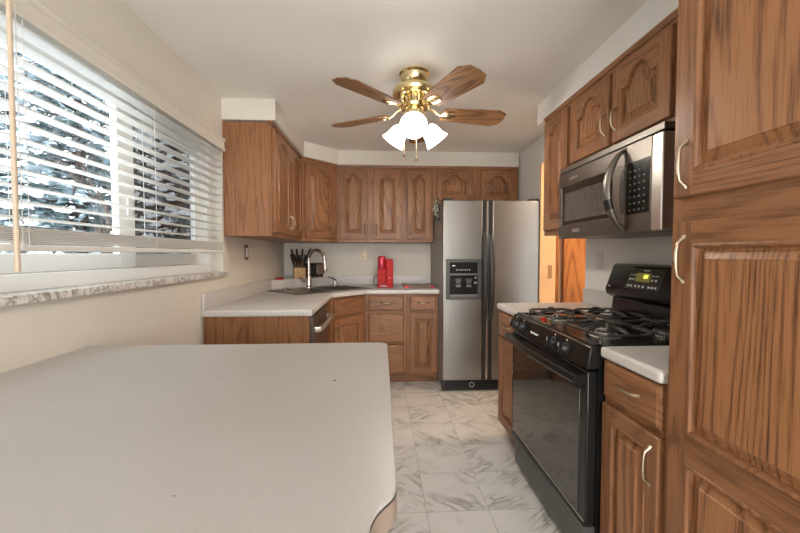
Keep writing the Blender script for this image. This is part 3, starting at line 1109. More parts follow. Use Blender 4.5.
plate('wall_outlet', 'almond outlet plate on back wall left of the coffee maker', 'outlet', (-0.197, YB, 1.24), 0, M['almond'], 'outlet', M['bronze'])
plate('light_switch', 'bronze switch plate with white rocker under the cabinet beside window', 'light switch', (XL, 2.92, 1.262), PI / 2, M['bronze'], 'switch', M['white_p'])
plate('wall_outlet', 'white outlet plate on right wall behind the stove', 'outlet', (XR, 2.30, 1.21), -PI / 2, M['plate_w'], 'rocker', M['plate_w'])

# ------------------------------------------------------------------ refrigerator
FY = 3.21
fr = thing('refrigerator', 'stainless side by side refrigerator with black ice dispenser', 'refrigerator', (0.549, FY, 0), 0)
FW, FH = 0.888, 1.733
bx(0.004, FW - 0.004, 0.075, 0.80, 0.03, FH - 0.012).build('body', M['dark_grey'], fr, bevel=0.004)
ld = bx(0.0, 0.362, 0.0, 0.07, 0.105, FH).build('freezer_door', M['steel'], fr, bevel=0.010, segs=3)
rd = bx(0.450, FW, 0.0, 0.07, 0.105, FH).build('refrigerator_door', M['steel'], fr, bevel=0.010, segs=3)


def fr_handle(parent, x0, x1, lean):
    b = bx(x0, x1, -0.004, 0.07, 0.105, FH - 0.001)
    xm = (x0 + x1) / 2
    pts = []
    for i in range(17):
        u_ = i / 16
        z_ = 0.66 + 0.76 * u_
        out = 0.052 * math.sin(PI * u_) ** 0.6 if 0 < u_ < 1 else 0
        pts.append((xm + lean * math.sin(PI * u_), -0.006 - out, z_))
    o = b.build('handle_trim', M['black_m'], parent, bevel=0.004)
    B().tube(pts, 0.019, 10, flat=0.75, up=(0, 1, 0)).build('handle', M['black_m'], o)
    return o


fr_handle(ld, 0.362, 0.396, -0.004)
fr_handle(rd, 0.412, 0.450, 0.006)
bx(0.396, 0.412, 0.004, 0.07, 0.11, FH - 0.01).build('door_gap_trim', M['steel_l'], fr)
# dispenser
DX0, DX1, DZ0, DZ1 = 0.028, 0.350, 0.842, 1.205
dsp = B()
dsp.box(DX0, DX0 + 0.035, -0.012, 0.004, DZ0, DZ1)
dsp.box(DX1 - 0.035, DX1, -0.012, 0.004, DZ0, DZ1)
dsp.box(DX0 + 0.035, DX1 - 0.035, -0.012, 0.004, DZ1 - 0.03, DZ1)
dsp.box(DX0 + 0.035, DX1 - 0.035, -0.012, 0.004, DZ0, DZ0 + 0.03)
dspo = dsp.build('dispenser', M['grey_d'], ld, bevel=0.004)
bx(DX0 + 0.035, DX1 - 0.035, -0.008, 0.003, 1.075, DZ1 - 0.03).build('control_panel', M['black'], ld)
bx(DX0 + 0.035, DX1 - 0.035, -0.0105, 0.003, 1.062, 1.075).build('trim_bar', M['grey_p'], ld)
bx(DX0 + 0.035, DX1 - 0.035, -0.003, 0.002, DZ0 + 0.03, 1.062).build('recess', M['black'], ld)
bx(DX0 + 0.035, DX1 - 0.035, -0.014, 0.0, DZ0 + 0.028, DZ0 + 0.046).build('drip_tray', M['grey_p'], ld, bevel=0.002)
for xx in (0.14, 0.235):
    B().prism([(xx - 0.03, 1.03), (xx + 0.03, 1.03), (xx + 0.02, 0.985), (xx - 0.02, 0.985)], -0.018, -0.003, axis='y').build('paddle', M['grey_d'], ld, bevel=0.003)
    bx(xx - 0.022, xx + 0.022, -0.019, -0.003, 0.955, 0.975).build('paddle_tip', M['grey_p'], ld, bevel=0.003)
b = B()
for i in range(7):
    b.box(0.122 + i * 0.019, 0.131 + i * 0.019, -0.0092, -0.008, 1.104 + 0.003 * (i % 2), 1.112)
b.box(0.085, 0.112, -0.0092, -0.008, 1.142, 1.149)
b.build('buttons', M['white_p'], ld)
b = B()
b.box(0.285, 0.31, -0.0042, -0.003, 0.985, 1.0)
b.box(0.29, 0.305, -0.0042, -0.003, 1.03, 1.045)
b.build('marks', M['alum'], ld)
gr = bx(0.004, FW - 0.004, 0.02, 0.09, 0.012, 0.10).build('toe_grille', M['black_m'], fr)
b = B()
for i in range(4):
    b.box(0.03, FW - 0.03, 0.012, 0.022, 0.024 + i * 0.019, 0.031 + i * 0.019)
b.build('grille_bar', M['black'], gr)
B().lathe([(0.018, 0), (0.024, 0), (0.024, 0.004), (0.018, 0.004), (0.018, 0)], 20, M4=Matrix.Translation((0.272, 0.012, 0.062)) @ Matrix.Rotation(PI / 2, 4, 'X')).build('grille_emblem', M['alum'], gr)
for xx in (0.01, FW - 0.095):
    bx(xx, xx + 0.085, 0.015, 0.10, FH - 0.002, FH + 0.018).build('hinge_cap', M['black_m'], fr, bevel=0.005)
for xx in (0.05, FW - 0.05):
    for yy in (0.12, 0.7):
        B().cyl((xx, yy, 0), (xx, yy, 0.034), 0.02, 12).build('foot', M['black_m'], fr)
# cloth hanging on the refrigerator side
b = B()
N1, N2 = 9, 15
for layer in (0, 1):
    vs = []
    for j in range(N2):
        for i in range(N1):
            s_, t_ = i / (N1 - 1), j / (N2 - 1)
            wdt = 0.10 + 0.08 * math.sin(PI * min(1, t_ * 1.1)) - 0.05 * max(0, t_ - 0.7)
            yy = (s_ - 0.5) * wdt
            xx = -0.012 - 0.052 * math.sin(PI * min(1, 0.1 + t_ * 0.95)) * (0.6 + 0.4 * math.sin(s_ * 9 + 2 * t_)) - layer * 0.003
            zz = -0.235 * t_ * (0.86 + 0.14 * math.cos(s_ * 6.0)) + 0.01 * math.sin(s_ * 8)
            vs.append((xx, yy, zz))
    b.add(vs, [(j * N1 + i, j * N1 + i + 1, (j + 1) * N1 + i + 1, (j + 1) * N1 + i) for j in range(N2 - 1) for i in range(N1 - 1)])
tag(b.build('pot_holder_cloth', M['cloth'], None, (0.557, 3.40, 1.762)), 'black and cream patterned cloth hanging on the refrigerator side', 'cloth')

# ------------------------------------------------------------------ right run
RB = 0.820
# far base cabinet
t = thing('base_cabinet', 'slim oak base cabinet between the stove and the doorway', 'cabinet', (RB, 2.44, 0), -PI / 2, 'oak base cabinets')
w = 0.396
bx(0, w, 0.018, XR - RB - 0.002, 0.1, BH).build('body', M['oak_v'], t)
face_frame(t, w, 0.1, BH, [(0, 0.04), (w - 0.04, w)], [(0.1, 0.125), (0.69, 0.715), (BH - 0.03, BH)])
toe(t, w)
drawer_front(t, (0.02, 0, 0.705), w - 0.04, 0.15)
d = make_door('door', t, (0.02, 0, 0.112), w - 0.04, 0.58)
pull(d, w - 0.07, 0.46)
# near base cabinet
t = thing('base_cabinet', 'oak base cabinet with drawer over door between stove and tall pantry', 'cabinet', (RB, 1.270, 0), -PI / 2, 'oak base cabinets')
w = 0.287
bx(0, w, 0.018, XR - RB - 0.002, 0.1, BH).build('body', M['oak_v'], t)
face_frame(t, w, 0.1, BH, [(0, 0.03), (w - 0.03, w)], [(0.1, 0.125), (0.69, 0.74), (BH - 0.03, BH)])
toe(t, w)
drawer_front(t, (0.012, 0, 0.735), w - 0.018, 0.132)
d = make_door('door', t, (0.012, 0, 0.112), w - 0.018, 0.60, False, 0.05)
pull(d, w - 0.018 - 0.03, 0.505, L=0.095)
# counters either side of the stove


def side_counter(label, y0, y1, endsplash=False):
    b = B().box(0.795, XR - 0.001, y0, y1, CT - CE, CT)
    o = tag(b.build('worktop', M['lam'], bevel=0.012, segs=4), label, 'countertop', 'short worktops beside the stove')
    bx(XR - 0.021, XR - 0.001, y0, y1, CT, CT + 0.10).build('backsplash', M['lam'], o, bevel=0.003)
    return o


side_counter('pale laminate worktop between the stove and doorway', 2.043, 2.45)
side_counter('small pale laminate worktop between the stove and tall pantry', 0.982, 1.270)
# pantry
PY1 = 0.980
t = thing('pantry_cabinet', 'tall oak pantry cabinet at the right edge', 'cabinet', (RB, PY1, 0), -PI / 2)
w, PH = 0.48, 2.15
bx(0, w, 0.018, XR - RB - 0.002, 0.1, PH).build('body', M['oak_v'], t)
face_frame(t, w, 0.1, PH, [(0, 0.032), (w - 0.032, w)], [(0.1, 0.125), (1.32, 1.42), (PH - 0.045, PH)])
toe(t, w)
crown(t, w, PH)
d = make_door('door', t, (0.02, 0, 1.398), w - 0.04, 0.715, True, 0.062, 0.062, 0.05, 0.08)
pull(d, 0.042, 0.085, L=0.10)
# lower door with two panels
zb, zm0, zm1, zt = 0.112, 0.695, 0.772, 1.335
ld_ = make_door('door', t, (0.02, 0, zb), w - 0.04, (zm0 + zm1) / 2 - zb, False, 0.062, 0.06, (zm1 - zm0) / 2)
ud_ = make_door('door', t, (0.02, 0, (zm0 + zm1) / 2), w - 0.04, zt - (zm0 + zm1) / 2, False, 0.062, (zm1 - zm0) / 2, 0.06)
# both halves become one door with a middle rail
q = bmesh.new()
q.from_mesh(ld_.data)
k0 = len(q.verts)
q.from_mesh(ud_.data)
q.verts.ensure_lookup_table()
dz = ud_.location.z - ld_.location.z
for v_ in q.verts[k0:]:
    v_.co.z += dz
q.verts.ensure_lookup_table()
zj = dz
for v_ in q.verts:
    if abs(v_.co.z - zj) < 0.0045:
        v_.co.z = zj
        if v_.co.y < -0.001:
            v_.co.y = -0.02
            v_.co.x = min(max(v_.co.x, 0.0), w - 0.04)
bmesh.ops.remove_doubles(q, verts=q.verts, dist=1e-5)
bmesh.ops.dissolve_degenerate(q, edges=q.edges, dist=1e-6)
bmesh.ops.delete(q, geom=[f_ for f_ in q.faces if all(abs(v_.co.z - zj) < 1e-6 for v_ in f_.verts)], context='FACES')
q.to_mesh(ld_.data)
q.free()
ld_.data.set_sharp_from_angle(angle=math.radians(25))
for ch in list(ud_.children):
    ch.parent = ld_
    ch.location.z += dz
me_ = ud_.data
bpy.data.objects.remove(ud_)
pull(ld_, 0.042, 0.50 + dz, L=0.10)

# ------------------------------------------------------------------ range
RGX, RGY, RW = 0.752, 2.037, 0.762
rg = thing('gas_range', 'black gas range with four burners between the oak base cabinets', 'stove', (RGX, RGY, 0), -PI / 2)
RD = XR - RGX - 0.004
bx(0.004, RW - 0.004, 0.045, RD, 0.02, 0.893).build('body', M['black'], rg)
for xx in (0.05, RW - 0.05):
    for yy in (0.1, RD - 0.08):
        B().cyl((xx, yy, 0), (xx, yy, 0.024), 0.018, 12).build('foot', M['black_m'], rg)
dr = B().prism([(0.030, 0.04), (0.044, 0.04), (0.044, 0.228), (-0.006, 0.228), (-0.010, 0.214), (0.0, 0.202), (0.020, 0.188), (0.024, 0.06)], 0.004, RW - 0.004, axis='x').build('storage_drawer', M['grey_d'], rg, bevel=0.003)
dr['label'] = 'black storage drawer at the bottom'
od = bx(0.004, RW - 0.004, 0.004, 0.044, 0.238, 0.815).build('oven_door', M['black'], rg, bevel=0.006)
bx(0.028, RW - 0.05, 0.0012, 0.006, 0.255, 0.735).build('oven_window', M['dkglass'], od, bevel=0.002)
bx(0.012, RW - 0.012, 0.002, 0.006, 0.243, 0.250).build('trim_strip', M['alum'], od)
hp = []
for i in range(13):
    u_ = i / 12
    hp.append((0.015 + (RW - 0.03) * u_, -0.026 - 0.020 * math.sin(PI * u_), 0.782))
b = B().tube(hp, 0.020, 12, flat=1.0, up=(0, 0, 1))
b.box(0.012, 0.045, -0.03, 0.008, 0.765, 0.80)
b.box(RW - 0.045, RW - 0.012, -0.03, 0.008, 0.765, 0.80)
b.build('handle', M['black'], od)
cpn = B().prism([(0.0, 0.822), (0.044, 0.822), (0.10, 0.893), (0.05, 0.912), (0.012, 0.905)], 0.0, RW, axis='x').build('control_panel', M['black'], rg, bevel=0.004)
for xk in (0.055, 0.155, 0.50, 0.60):
    mt = Matrix.Translation((xk, 0.006, 0.862)) @ Matrix.Rotation(PI / 2 - 0.14, 4, 'X')
    kb_ = B().lathe([(0.0, 0.0), (0.026, 0.0), (0.026, 0.004), (0.021, 0.007), (0.019, 0.022), (0.017, 0.025), (0, 0.025)], 26, M4=mt).build('knob', M['black_m'], cpn)
    B().box(-0.0045, 0.0045, -0.021, 0.021, 0.02, 0.036).xf(mt).build('knob_grip', M['black'], kb_, bevel=0.002)
    B().box(-0.0012, 0.0012, 0.004, 0.020, 0.0362, 0.0368).xf(mt).build('pointer', M['white_p'], kb_)
    B().box(-0.004, 0.004, 0.031, 0.036, 0.001, 0.002).xf(mt).build('marking', M['white_p'], cpn)
bx(0.262, 0.338, -0.0015, 0.003, 0.853, 0.860).build('badge', M['white_p'], cpn)
# cooktop
b = B()
b.box(0.0, RW, 0.03, RD - 0.05, 0.893, 0.905)
b.box(0.0, RW, 0.03, 0.055, 0.905, 0.913)
b.box(0.0, 0.02, 0.03, RD - 0.05, 0.905, 0.913)
b.box(RW - 0.02, RW, 0.03, RD - 0.05, 0.905, 0.913)
cook = b.build('cooktop', M['black'], rg, bevel=0.003)
GY0, GY1 = 0.075, RD - 0.12
for bxx in (0.19, 0.572):
    for byy in (GY0 + 0.115, GY1 - 0.105):
        bo = B().lathe([(0, 0.905), (0.062, 0.905), (0.058, 0.909), (0.042, 0.913), (0.040, 0.922), (0.0, 0.922)], 26, M4=Matrix.Translation((bxx, byy, 0))).build('burner', M['alum'], rg)
        B().lathe([(0, 0.922), (0.036, 0.922), (0.038, 0.926), (0.034, 0.931), (0.0, 0.932)], 26, M4=Matrix.Translation((bxx, byy, 0))).build('burner_cap', M['iron'], bo)
        # grate over this burner
        hx, hy = 0.145, (GY1 - GY0) / 4 - 0.004
        g = B()
        zt_ = 0.945
        R = 0.0062
        ring = [(bxx - hx, byy - hy), (bxx + hx, byy - hy), (bxx + hx, byy + hy), (bxx - hx, byy + hy)]
        rp = []
        for i in range(4):
            p, q_ = Vector(ring[i]), Vector(ring[(i + 1) % 4])
            dd = (q_ - p).normalized()
            rp += [p + dd * 0.025, q_ - dd * 0.025]
        rp.append(rp[0])
        g.tube([(p.x, p.y, zt_ - 0.008) for p in rp], R, 8)
        for (sx, sy) in ((1, 0), (-1, 0), (0, 1), (0, -1)):
            e0 = (bxx + sx * hx, byy + sy * hy)
            g.tube([(e0[0], e0[1], zt_ - 0.008), (bxx + sx * hx * 0.82, byy + sy * hy * 0.82, zt_ + 0.004), (bxx + sx * hx * 0.6, byy + sy * hy * 0.6, zt_ + 0.006), (bxx + sx * 0.022, byy + sy * 0.022, zt_ + 0.004)],
                   [R, R, R * 0.95, R * 0.7], 8, flat=1.2, up=(0, 0, 1))
        for sx in (-1, 1):
            for sy in (-1, 1):
                g.tube([(bxx + sx * (hx - 0.012), byy + sy * (hy - 0.012), zt_ - 0.008), (bxx + sx * (hx - 0.004), byy + sy * (hy - 0.004), 0.9055)], [R, R * 1.1], 8)
        g.build('grate', M['iron'], rg)
# backguard
bgp = [(RD - 0.085, 0.905), (RD - 0.075, 1.0), (RD - 0.115, 1.022), (RD - 0.122, 1.05), (RD - 0.075, 1.185), (RD - 0.055, 1.195), (RD - 0.002, 1.195), (RD - 0.002, 0.893), (RD - 0.085, 0.893)]
bgd = B().prism(bgp, 0.0, RW, axis='x').build('backguard', M['black'], rg, bevel=0.006, segs=3)
sl = math.atan2(0.047, 0.135)
mt = Matrix.Translation((0.0, RD - 0.122 + 0.0235, 1.1175)) @ Matrix.Rotation(-sl, 4, 'X')
B().box(0.165, 0.40, -0.004, 0.004, -0.052, 0.055).xf(mt).build('display_bezel', M['black_m'], bgd, bevel=0.003)
B().box(0.225, 0.325, -0.0052, -0.003, -0.012, 0.034).xf(mt).build('display', M['lcd'], bgd)
B().box(0.278, 0.308, -0.0062, -0.005, 0.006, 0.026).xf(mt).build('display_digits', M['lcd2'], bgd)
for i, xx in enumerate((0.18, 0.203, 0.235, 0.262, 0.29, 0.328, 0.35, 0.372)):
    bx(xx, xx + 0.012, -0.0055, -0.003, -0.042, -0.032).xf(mt).build('button', M['white_p'], bgd)
for xx in (0.182, 0.204, 0.335, 0.36):
    bx(xx, xx + 0.012, -0.0055, -0.003, -0.006, 0.004).xf(mt).build('button', M['white_p'], bgd)
    bx(xx - 0.002, xx + 0.015, -0.0055, -0.003, 0.020, 0.024).xf(mt).build('marking', M['white_p'], bgd)
bx(0.265, 0.305, -0.0055, -0.003, 0.045, 0.051).xf(mt).build('badge', M['white_p'], bgd)
b = bx(0.03, 0.036, -0.0055, 0.0, -0.055, -0.049).xf(mt)
b.build('indicator', M['white_p'], bgd)
tag(B().lathe([(0, 0), (0.014, 0), (0.014, 0.012), (0.011, 0.015), (0, 0.016)], 20).build('bottle_cap', M['red'], None, (0.840, 1.82, 0.905)), 'small red cap lying on the front of the cooktop', 'cap')

# ------------------------------------------------------------------ microwave
MX, MY, MW = 1.02, 2.037, 0.765
mw = thing('microwave', 'stainless and black over the range microwave with curved handle', 'microwave', (MX, MY, 1.335), -PI / 2)
MD, MH = XR - MX - 0.003, 0.395
bx(0.002, MW - 0.002, 0.05, MD, 0.004, MH).build('body', M['black'], mw, bevel=0.002)
b = bx(0.0, MW, 0.004, 0.05, MH - 0.028, MH - 0.001)
b.build('top_vent', M['steel_mic'], mw, bevel=0.002)
DW_ = 0.56
md = B()
fz0, fz1 = 0.0, MH - 0.034
md.box(0.0, DW_, 0.0, 0.048, fz0, 0.075)
md.box(0.0, DW_, 0.0, 0.048, 0.285, fz1)
md.box(0.0, 0.03, 0.0, 0.048, 0.075, 0.285)
md.box(0.48, DW_, 0.0, 0.048, 0.075, 0.285)
mdo = md.build('door', M['steel_mic'], mw, bevel=0.002)
bx(0.03, 0.48, 0.004, 0.04, 0.075, 0.285).build('door_window', M['dkglass'], mdo)
bx(0.06, 0.455, 0.0025, 0.006, 0.095, 0.248).build('window_mesh', plain('microwave_window_mesh', (0.085, 0.078, 0.07), 0.25, noise=0.3, nscale=60), mdo)
cpo = bx(DW_ + 0.004, MW - 0.055, 0.0, 0.048, fz0, fz1).build('control_panel', M['steel_mic'], mw, bevel=0.002)
bx(DW_ + 0.012, MW - 0.062, -0.002, 0.004, 0.075, 0.285).build('keypad_glass', M['black'], cpo)
b = B()
for r_ in range(7):
    for c_ in range(4):
        b.box(DW_ + 0.034 + c_ * 0.026, DW_ + 0.042 + c_ * 0.026, -0.003, -0.0015, 0.088 + r_ * 0.026, 0.095 + r_ * 0.026)
b.build('keypad_buttons', M['grey_p'], cpo)
bx(MW - 0.055, MW, 0.0, 0.05, fz0, fz1).build('edge_trim', M['steel_l'], mw, bevel=0.006, segs=3)
hp, hr = [], []
for i in range(17):
    u_ = i / 16
    hp.append((0.553 - 0.012 * math.sin(PI * u_), -0.004 - 0.062 * math.sin(PI * u_) ** 0.7, 0.018 + 0.33 * u_))
    hr.append(0.012 + 0.010 * math.sin(PI * u_))
hb = B().tube(hp, hr, 12, flat=0.65, up=(0, 1, 0))
hd = hb.build('handle', M['steel_mic'], mdo)
B().tube([Vector(p) + Vector((0, -0.0005, 0)) for p in hp[4:7]], [r_ * 1.12 for r_ in hr[4:7]], 12, flat=0.72, up=(0, 1, 0)).build('handle_band', M['black'], hd)
B().prism([(0.548 + 0.020 * math.cos(2 * PI * i / 20), 0.175 + 0.095 * math.sin(2 * PI * i / 20)) for i in range(20)], -0.0015, 0.001, axis='y').build('handle_pocket', M['black_m'], mdo)
bx(0.15, 0.215, -0.0012, 0.001, 0.030, 0.048).build('badge', M['alum'], mdo)
b = B()
for i in range(6):
    b.box(0.115 + i * 0.013, 0.124 + i * 0.013, -0.0012, 0.001, 0.315, 0.325)
b.build('lettering', M['alum'], mdo)
bx(0.05, MW - 0.05, 0.06, MD - 0.05, 0.0, 0.005).build('underside_grille', M['grey_p'], mw)

# ------------------------------------------------------------------ peninsula
PX1, PYN, PYF = 0.0225, 0.405, 1.365
edge = [(XL + 0.001, PYN)]
# ogee corner
kp = [(-0.0168, PYN - 0.02), (-0.0166, PYN), (-0.0155, 0.424), (-0.0125, 0.442), (-0.0055, 0.460), (0.005, 0.475), (0.0155, 0.489), (0.0208, 0.505), (0.0225, 0.525), (PX1, 0.56)]
for i in range(1, len(kp) - 2):
    p0, p1, p2, p3 = (Vector(kp[i + j]) for j in (-1, 0, 1, 2))
    for k in range(4):
        t_ = k / 4
        q_ = 0.5 * ((2 * p1) + (p2 - p0) * t_ + (2 * p0 - 5 * p1 + 4 * p2 - p3) * t_ ** 2 + (3 * p1 - p0 - 3 * p2 + p3) * t_ ** 3)
        edge.append((q_.x, q_.y))
edge.append((PX1, 0.56))
r = 0.035
for i in range(0, 9):
    a = PI / 2 * i / 8
    edge.append((PX1 - r + r * math.cos(a), PYF - r + r * math.sin(a)))
edge.append((XL + 0.001, PYF))
pb = B().prism(edge, CT - 0.006, CT)
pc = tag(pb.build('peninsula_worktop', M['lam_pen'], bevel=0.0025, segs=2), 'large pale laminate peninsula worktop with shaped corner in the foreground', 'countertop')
B().prism(edge, CT - 0.0085, CT - 0.006).build('edge_seam', M['lam_edge'], pc)
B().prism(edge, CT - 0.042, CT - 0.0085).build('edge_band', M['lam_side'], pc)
b = B()
for px_, py_, r_ in ((-0.123, 0.954, 0.0042), (-0.437, 0.985, 0.002), (-0.136, 1.184, 0.0022), (-0.286, 0.504, 0.0014)):
    b.lathe([(0, 0.0004), (r_, 0.0003), (r_, 0.0)], 10, M4=Matrix.Translation((px_, py_, CT)))
b.build('burn_mark', M['lam_edge'], pc)
pp = thing('peninsula_cabinet', 'oak peninsula base cabinet carrying the foreground worktop', 'cabinet', (XL + 0.002, 0.72, 0), 0)
bx(0, 0.88, 0.0, 0.60, 0.1, CT - 0.043).build('body', M['oak_v'], pp)
bx(0.0, 0.82, 0.06, 0.54, 0, 0.1).build('toe_kick', M['oak_h'], pp)
bx(0.88, 0.892, 0.0, 0.60, 0.0, CT - 0.043).build('end_panel', M['oak_v'], pp)

# ------------------------------------------------------------------ ceiling fan
FC = (0.195, 2.125, ZC)
fan = thing('ceiling_fan', 'brass ceiling fan with five oak blades and frosted light shades', 'ceiling fan', FC)
B().lathe([(0, 0), (0.088, 0), (0.090, -0.008), (0.082, -0.016), (0.078, -0.045), (0.070, -0.058), (0.0, -0.058)], 40).build('canopy', M['brass'], fan)
b = B().lathe([(0, -0.052), (0.066, -0.052), (0.066, -0.064), (0.088, -0.070), (0.122, -0.092), (0.130, -0.112), (0.126, -0.128), (0.0, -0.128)], 44)
mo = b.build('motor_housing', M['brass'], fan)
B().lathe([(0, 0), (0.020, 0), (0.020, 0.003), (0.014, 0.004), (0.0, 0.004)], 24, M4=Matrix.Translation((0.0, -0.112, -0.088)) @ Matrix.Rotation(PI / 2 + 0.75, 4, 'X') @ Matrix.Scale(1.3, 4, (1, 0, 0))).build('emblem', M['brass_d'], mo)
b = B()
b.lathe([(0, -0.127), (0.098, -0.127), (0.100, -0.134), (0.088, -0.142), (0.070, -0.146), (0.070, -0.178), (0.082, -0.182), (0.090, -0.192), (0.080, -0.202), (0.0, -0.204)], 40)
for i in range(14):
    a = 2 * PI * i / 14
    b.tube([(0.074 * math.cos(a), 0.074 * math.sin(a), -0.140), (0.084 * math.cos(a), 0.084 * math.sin(a), -0.16), (0.076 * math.cos(a), 0.076 * math.sin(a), -0.182)], [0.008, 0.0115, 0.008], 8)
b.build('switch_housing', M['brass'], fan)
for i in range(5):
    ang = math.radians(8 + 72 * i)
    Mb = Matrix.Rotation(ang, 4, 'Z') @ Matrix.Translation((0, 0, -0.222)) @ Matrix.Rotation(math.radians(-12), 4, 'X')
    oc = [(0.165, -0.054), (0.19, -0.060), (0.50, -0.082), (0.55, -0.050), (0.558, 0.0), (0.55, 0.050), (0.50, 0.082), (0.19, 0.060), (0.165, 0.054)]
    bo = B().prism(oc, -0.003, 0.004)
    blade = bo.build('blade', M['blade'], fan, bevel=0.0015)
    blade.matrix_local = Mb
    br = B().tube([(0.075, 0, 0.030), (0.11, 0, 0.022), (0.14, 0, 0.0), (0.165, 0, -0.008)], [0.010, 0.009, 0.011, 0.013], 10, flat=0.6)
    br.lathe([(0, -0.010), (0.026, -0.010), (0.034, -0.006), (0.034, -0.003), (0, -0.003)], 24, M4=Matrix.Translation((0.205, 0, 0)) @ Matrix.Scale(1.45, 4, (1, 0, 0)))
    br.lathe([(0, -0.016), (0.010, -0.015), (0.014, -0.010), (0.0, -0.010)], 16, M4=Matrix.Translation((0.205, 0, 0)) @ Matrix.Scale(1.6, 4, (1, 0, 0)))
    br.build('blade_bracket', M['brass'], blade)
lk = B().lathe([(0, -0.203), (0.052, -0.203), (0.058, -0.215), (0.060, -0.252), (0.050, -0.278), (0.030, -0.291), (0.012, -0.301), (0.0, -0.304)], 36).build('light_kit', M['brass'], fan)
for i, az in enumerate((-97, 23, 143)):
    a = math.radians(az)
    tilt = math.radians(50 if i == 0 else 43)
    Ms = Matrix.Translation((0.062 * math.cos(a), 0.062 * math.sin(a), -0.268)) @ Matrix.Rotation(a, 4, 'Z') @ Matrix.Rotation(PI - tilt, 4, 'Y') @ Matrix.Scale(0.93, 4)
    # local +z now points outwards and down
    B().lathe([(0, -0.02), (0.014, -0.02), (0.016, 0.012), (0.026, 0.020), (0.027, 0.042), (0, 0.042)], 24, M4=Ms).build('socket', M['brass'], lk)
    sh = B().lathe([(0.027, 0.032), (0.040, 0.042), (0.052, 0.062), (0.058, 0.090), (0.063, 0.115), (0.074, 0.138), (0.080, 0.148), (0.077, 0.1485), (0.070, 0.137), (0.059, 0.115), (0.053, 0.09), (0.047, 0.062), (0.036, 0.045), (0.024, 0.034)], 36, M4=Ms).build('shade', M['shade'], lk)
    B().lathe([(0, 0.036), (0.010, 0.038), (0.011, 0.044), (0.016, 0.052), (0.017, 0.058), (0.012, 0.066), (0, 0.069)], 20, M4=Ms).build('bulb', plain('lit_bulb', (1, 1, 1), 0.4, emit=(1.0, 0.95, 0.86), estr=4.0), sh)
    l = bpy.data.lights.new('bulb_light', 'POINT')
    l.energy = BULB_W
    l.color = (1.0, 0.93, 0.82)
    l.shadow_soft_size = 0.035
    lo = bpy.data.objects.new('bulb_light', l)
    COL.objects.link(lo)
    lo.parent = lk
    lo.location = Ms @ Vector((0, 0, 0.105))
for (cx, cy, zl) in ((0.006, -0.05, -0.505), (-0.062, -0.02, -0.475)):
    c_ = B().cyl((cx, cy, -0.27), (cx, cy, zl), 0.0017, 6).build('pull_chain', M['brass'], fan)
    B().lathe([(0, 0.012), (0.004, 0.010), (0.0085, 0), (0.006, -0.012), (0, -0.014)], 14, M4=Matrix.Translation((cx, cy, zl))).build('chain_fob', M['walnut'], c_)

# ------------------------------------------------------------------ unseen hall lamp, added to brighten the space behind the doorway
hl = thing('hall_fill_lamp', 'round frosted ceiling lamp added out of view to brighten the hall', 'ceiling lamp', (2.05, 2.6, ZC))
B().lathe([(0, 0), (0.13, 0), (0.13, -0.02), (0.0, -0.02)], 30).build('base', M['brass'], hl)
B().lathe([(0.12, -0.02), (0.115, -0.05), (0.08, -0.085), (0.03, -0.10), (0, -0.102)], 30).build('lamp_shade', M['shade'], hl)
l = bpy.data.lights.new('hall_fill_light', 'POINT')
l.energy = 22
l.color = (1.0, 0.80, 0.58)
l.shadow_soft_size = 0.1
lo = bpy.data.objects.new('hall_fill_light', l)
COL.objects.link(lo)
lo.parent = hl
lo.location = (0, 0, -0.16)

# ------------------------------------------------------------------ outside the window
struct(bx(-60, XL - 0.2, -30, 60, -0.6, -0.5).build('ground', M['snow']))


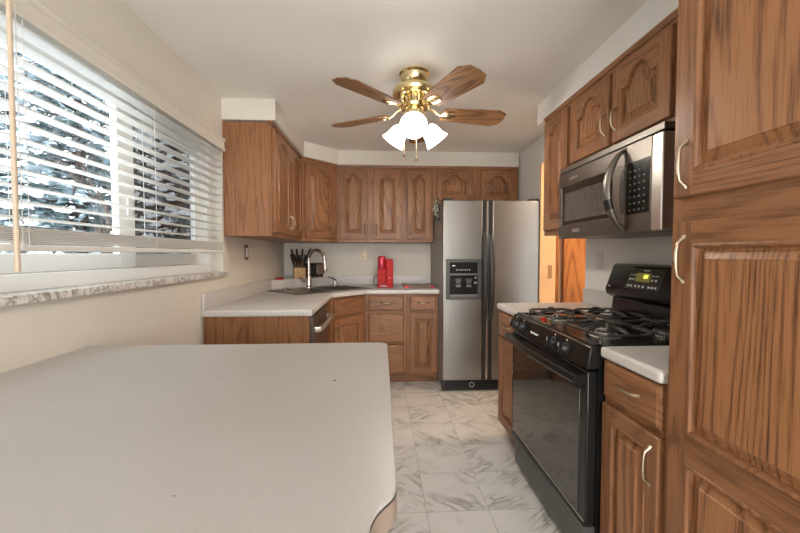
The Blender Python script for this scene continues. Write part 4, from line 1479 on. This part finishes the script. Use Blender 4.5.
def evergreen(seed, h, rad, nmat, label, loc, dens=1.0, blade=0.10):
    R = random.Random(seed)
    t = thing('evergreen_tree', label, 'tree', loc, 0, 'trees beyond the window')
    tk = B().tube([(0, 0, 0), (0.05, 0.02, h * 0.4), (0, 0, h * 0.97)], [0.16, 0.10, 0.02], 10)
    f = B()
    nb = int(46 * dens)
    for i in range(nb):
        u_ = (i + R.random()) / nb
        z = h * (0.10 + 0.87 * u_)
        L = rad * (1 - u_) ** 0.75 * R.uniform(0.75, 1.15) + 0.15
        a = i * 2.4 + R.uniform(-0.3, 0.3)
        dv = Vector((math.cos(a), math.sin(a), 0))
        p0 = Vector((0, 0, z))
        p1 = p0 + dv * L * 0.5 + Vector((0, 0, 0.04 * L))
        p2 = p0 + dv * L + Vector((0, 0, -0.16 * L))
        tk.tube([p0, p1, p2], [0.035 * (1 - u_) + 0.012, 0.02, 0.006], 5)
        nt2 = int(L * 34 * dens) + 6
        for k in range(nt2):
            v_ = R.random() ** 0.7
            q0 = p0 * (1 - v_) ** 2 + p1 * 2 * v_ * (1 - v_) + p2 * v_ ** 2 if False else (p0.lerp(p1, v_ * 2) if v_ < 0.5 else p1.lerp(p2, v_ * 2 - 1))
            side = Vector((-dv.y, dv.x, 0)) * R.choice((-1, 1))
            ln_ = blade * R.uniform(0.8, 2.2) * (1.2 - 0.5 * v_)
            dr_ = (side * R.uniform(0.4, 1) + dv * R.uniform(0.2, 0.9) + Vector((0, 0, R.uniform(-0.55, 0.2)))).normalized()
            e = q0 + dr_ * ln_ * 1.6
            wv = dr_.cross(Vector((R.uniform(-1, 1), R.uniform(-1, 1), 1))).normalized() * ln_ * 0.26
            m_ = q0.lerp(e, 0.45)
            f.add([q0, m_ + wv, e, m_ - wv], [(0, 1, 2, 3)])
    tk.build('trunk', M['bark'], t)
    fo = f.build('foliage', nmat, t, smooth=0)
    return t


evergreen(3, 7.8, 2.5, M['needle1'], 'tall frosty blue green evergreen seen through the left window pane', (-6.6, 8.3, -0.5), 2.1, 0.12)
evergreen(8, 8.2, 2.2, M['needle2'], 'dark evergreen with snow flecks filling the right window pane', (-6.2, 12.6, -0.5), 1.8, 0.12)
evergreen(12, 7.0, 1.9, M['needle1'], 'frosty evergreen further behind at far left of the window', (-11.4, 9.6, -0.5), 1.8, 0.16)
# bare tree with forked limbs
R = random.Random(21)
bt = B()


def limb(p, d, L, r, depth):
    pts, rs = [p], [r]
    q_ = p
    for i in range(4):
        d = (d + Vector((R.uniform(-.25, .25), R.uniform(-.25, .25), R.uniform(-.1, .2)))).normalized()
        q_ = q_ + d * L / 4
        pts.append(q_)
        rs.append(r * (1 - 0.12 * (i + 1)))
    bt.tube(pts, rs, 6)
    if depth:
        for k in range(3):
            dd = (d + Vector((R.uniform(-.9, .9), R.uniform(-.9, .9), R.uniform(-.2, .6)))).normalized()
            limb(pts[R.choice((2, 3, 4))], dd, L * 0.7, rs[-1] * 0.65, depth - 1)


limb(Vector((0, 0, 0)), Vector((0.05, 0.1, 1)), 2.2, 0.13, 4)
tag(bt.build('bare_tree', M['bark'], None, (-3.9, 5.4, -0.5)), 'bare branching tree in front of the frosty evergreens outside', 'tree', 'trees beyond the window')
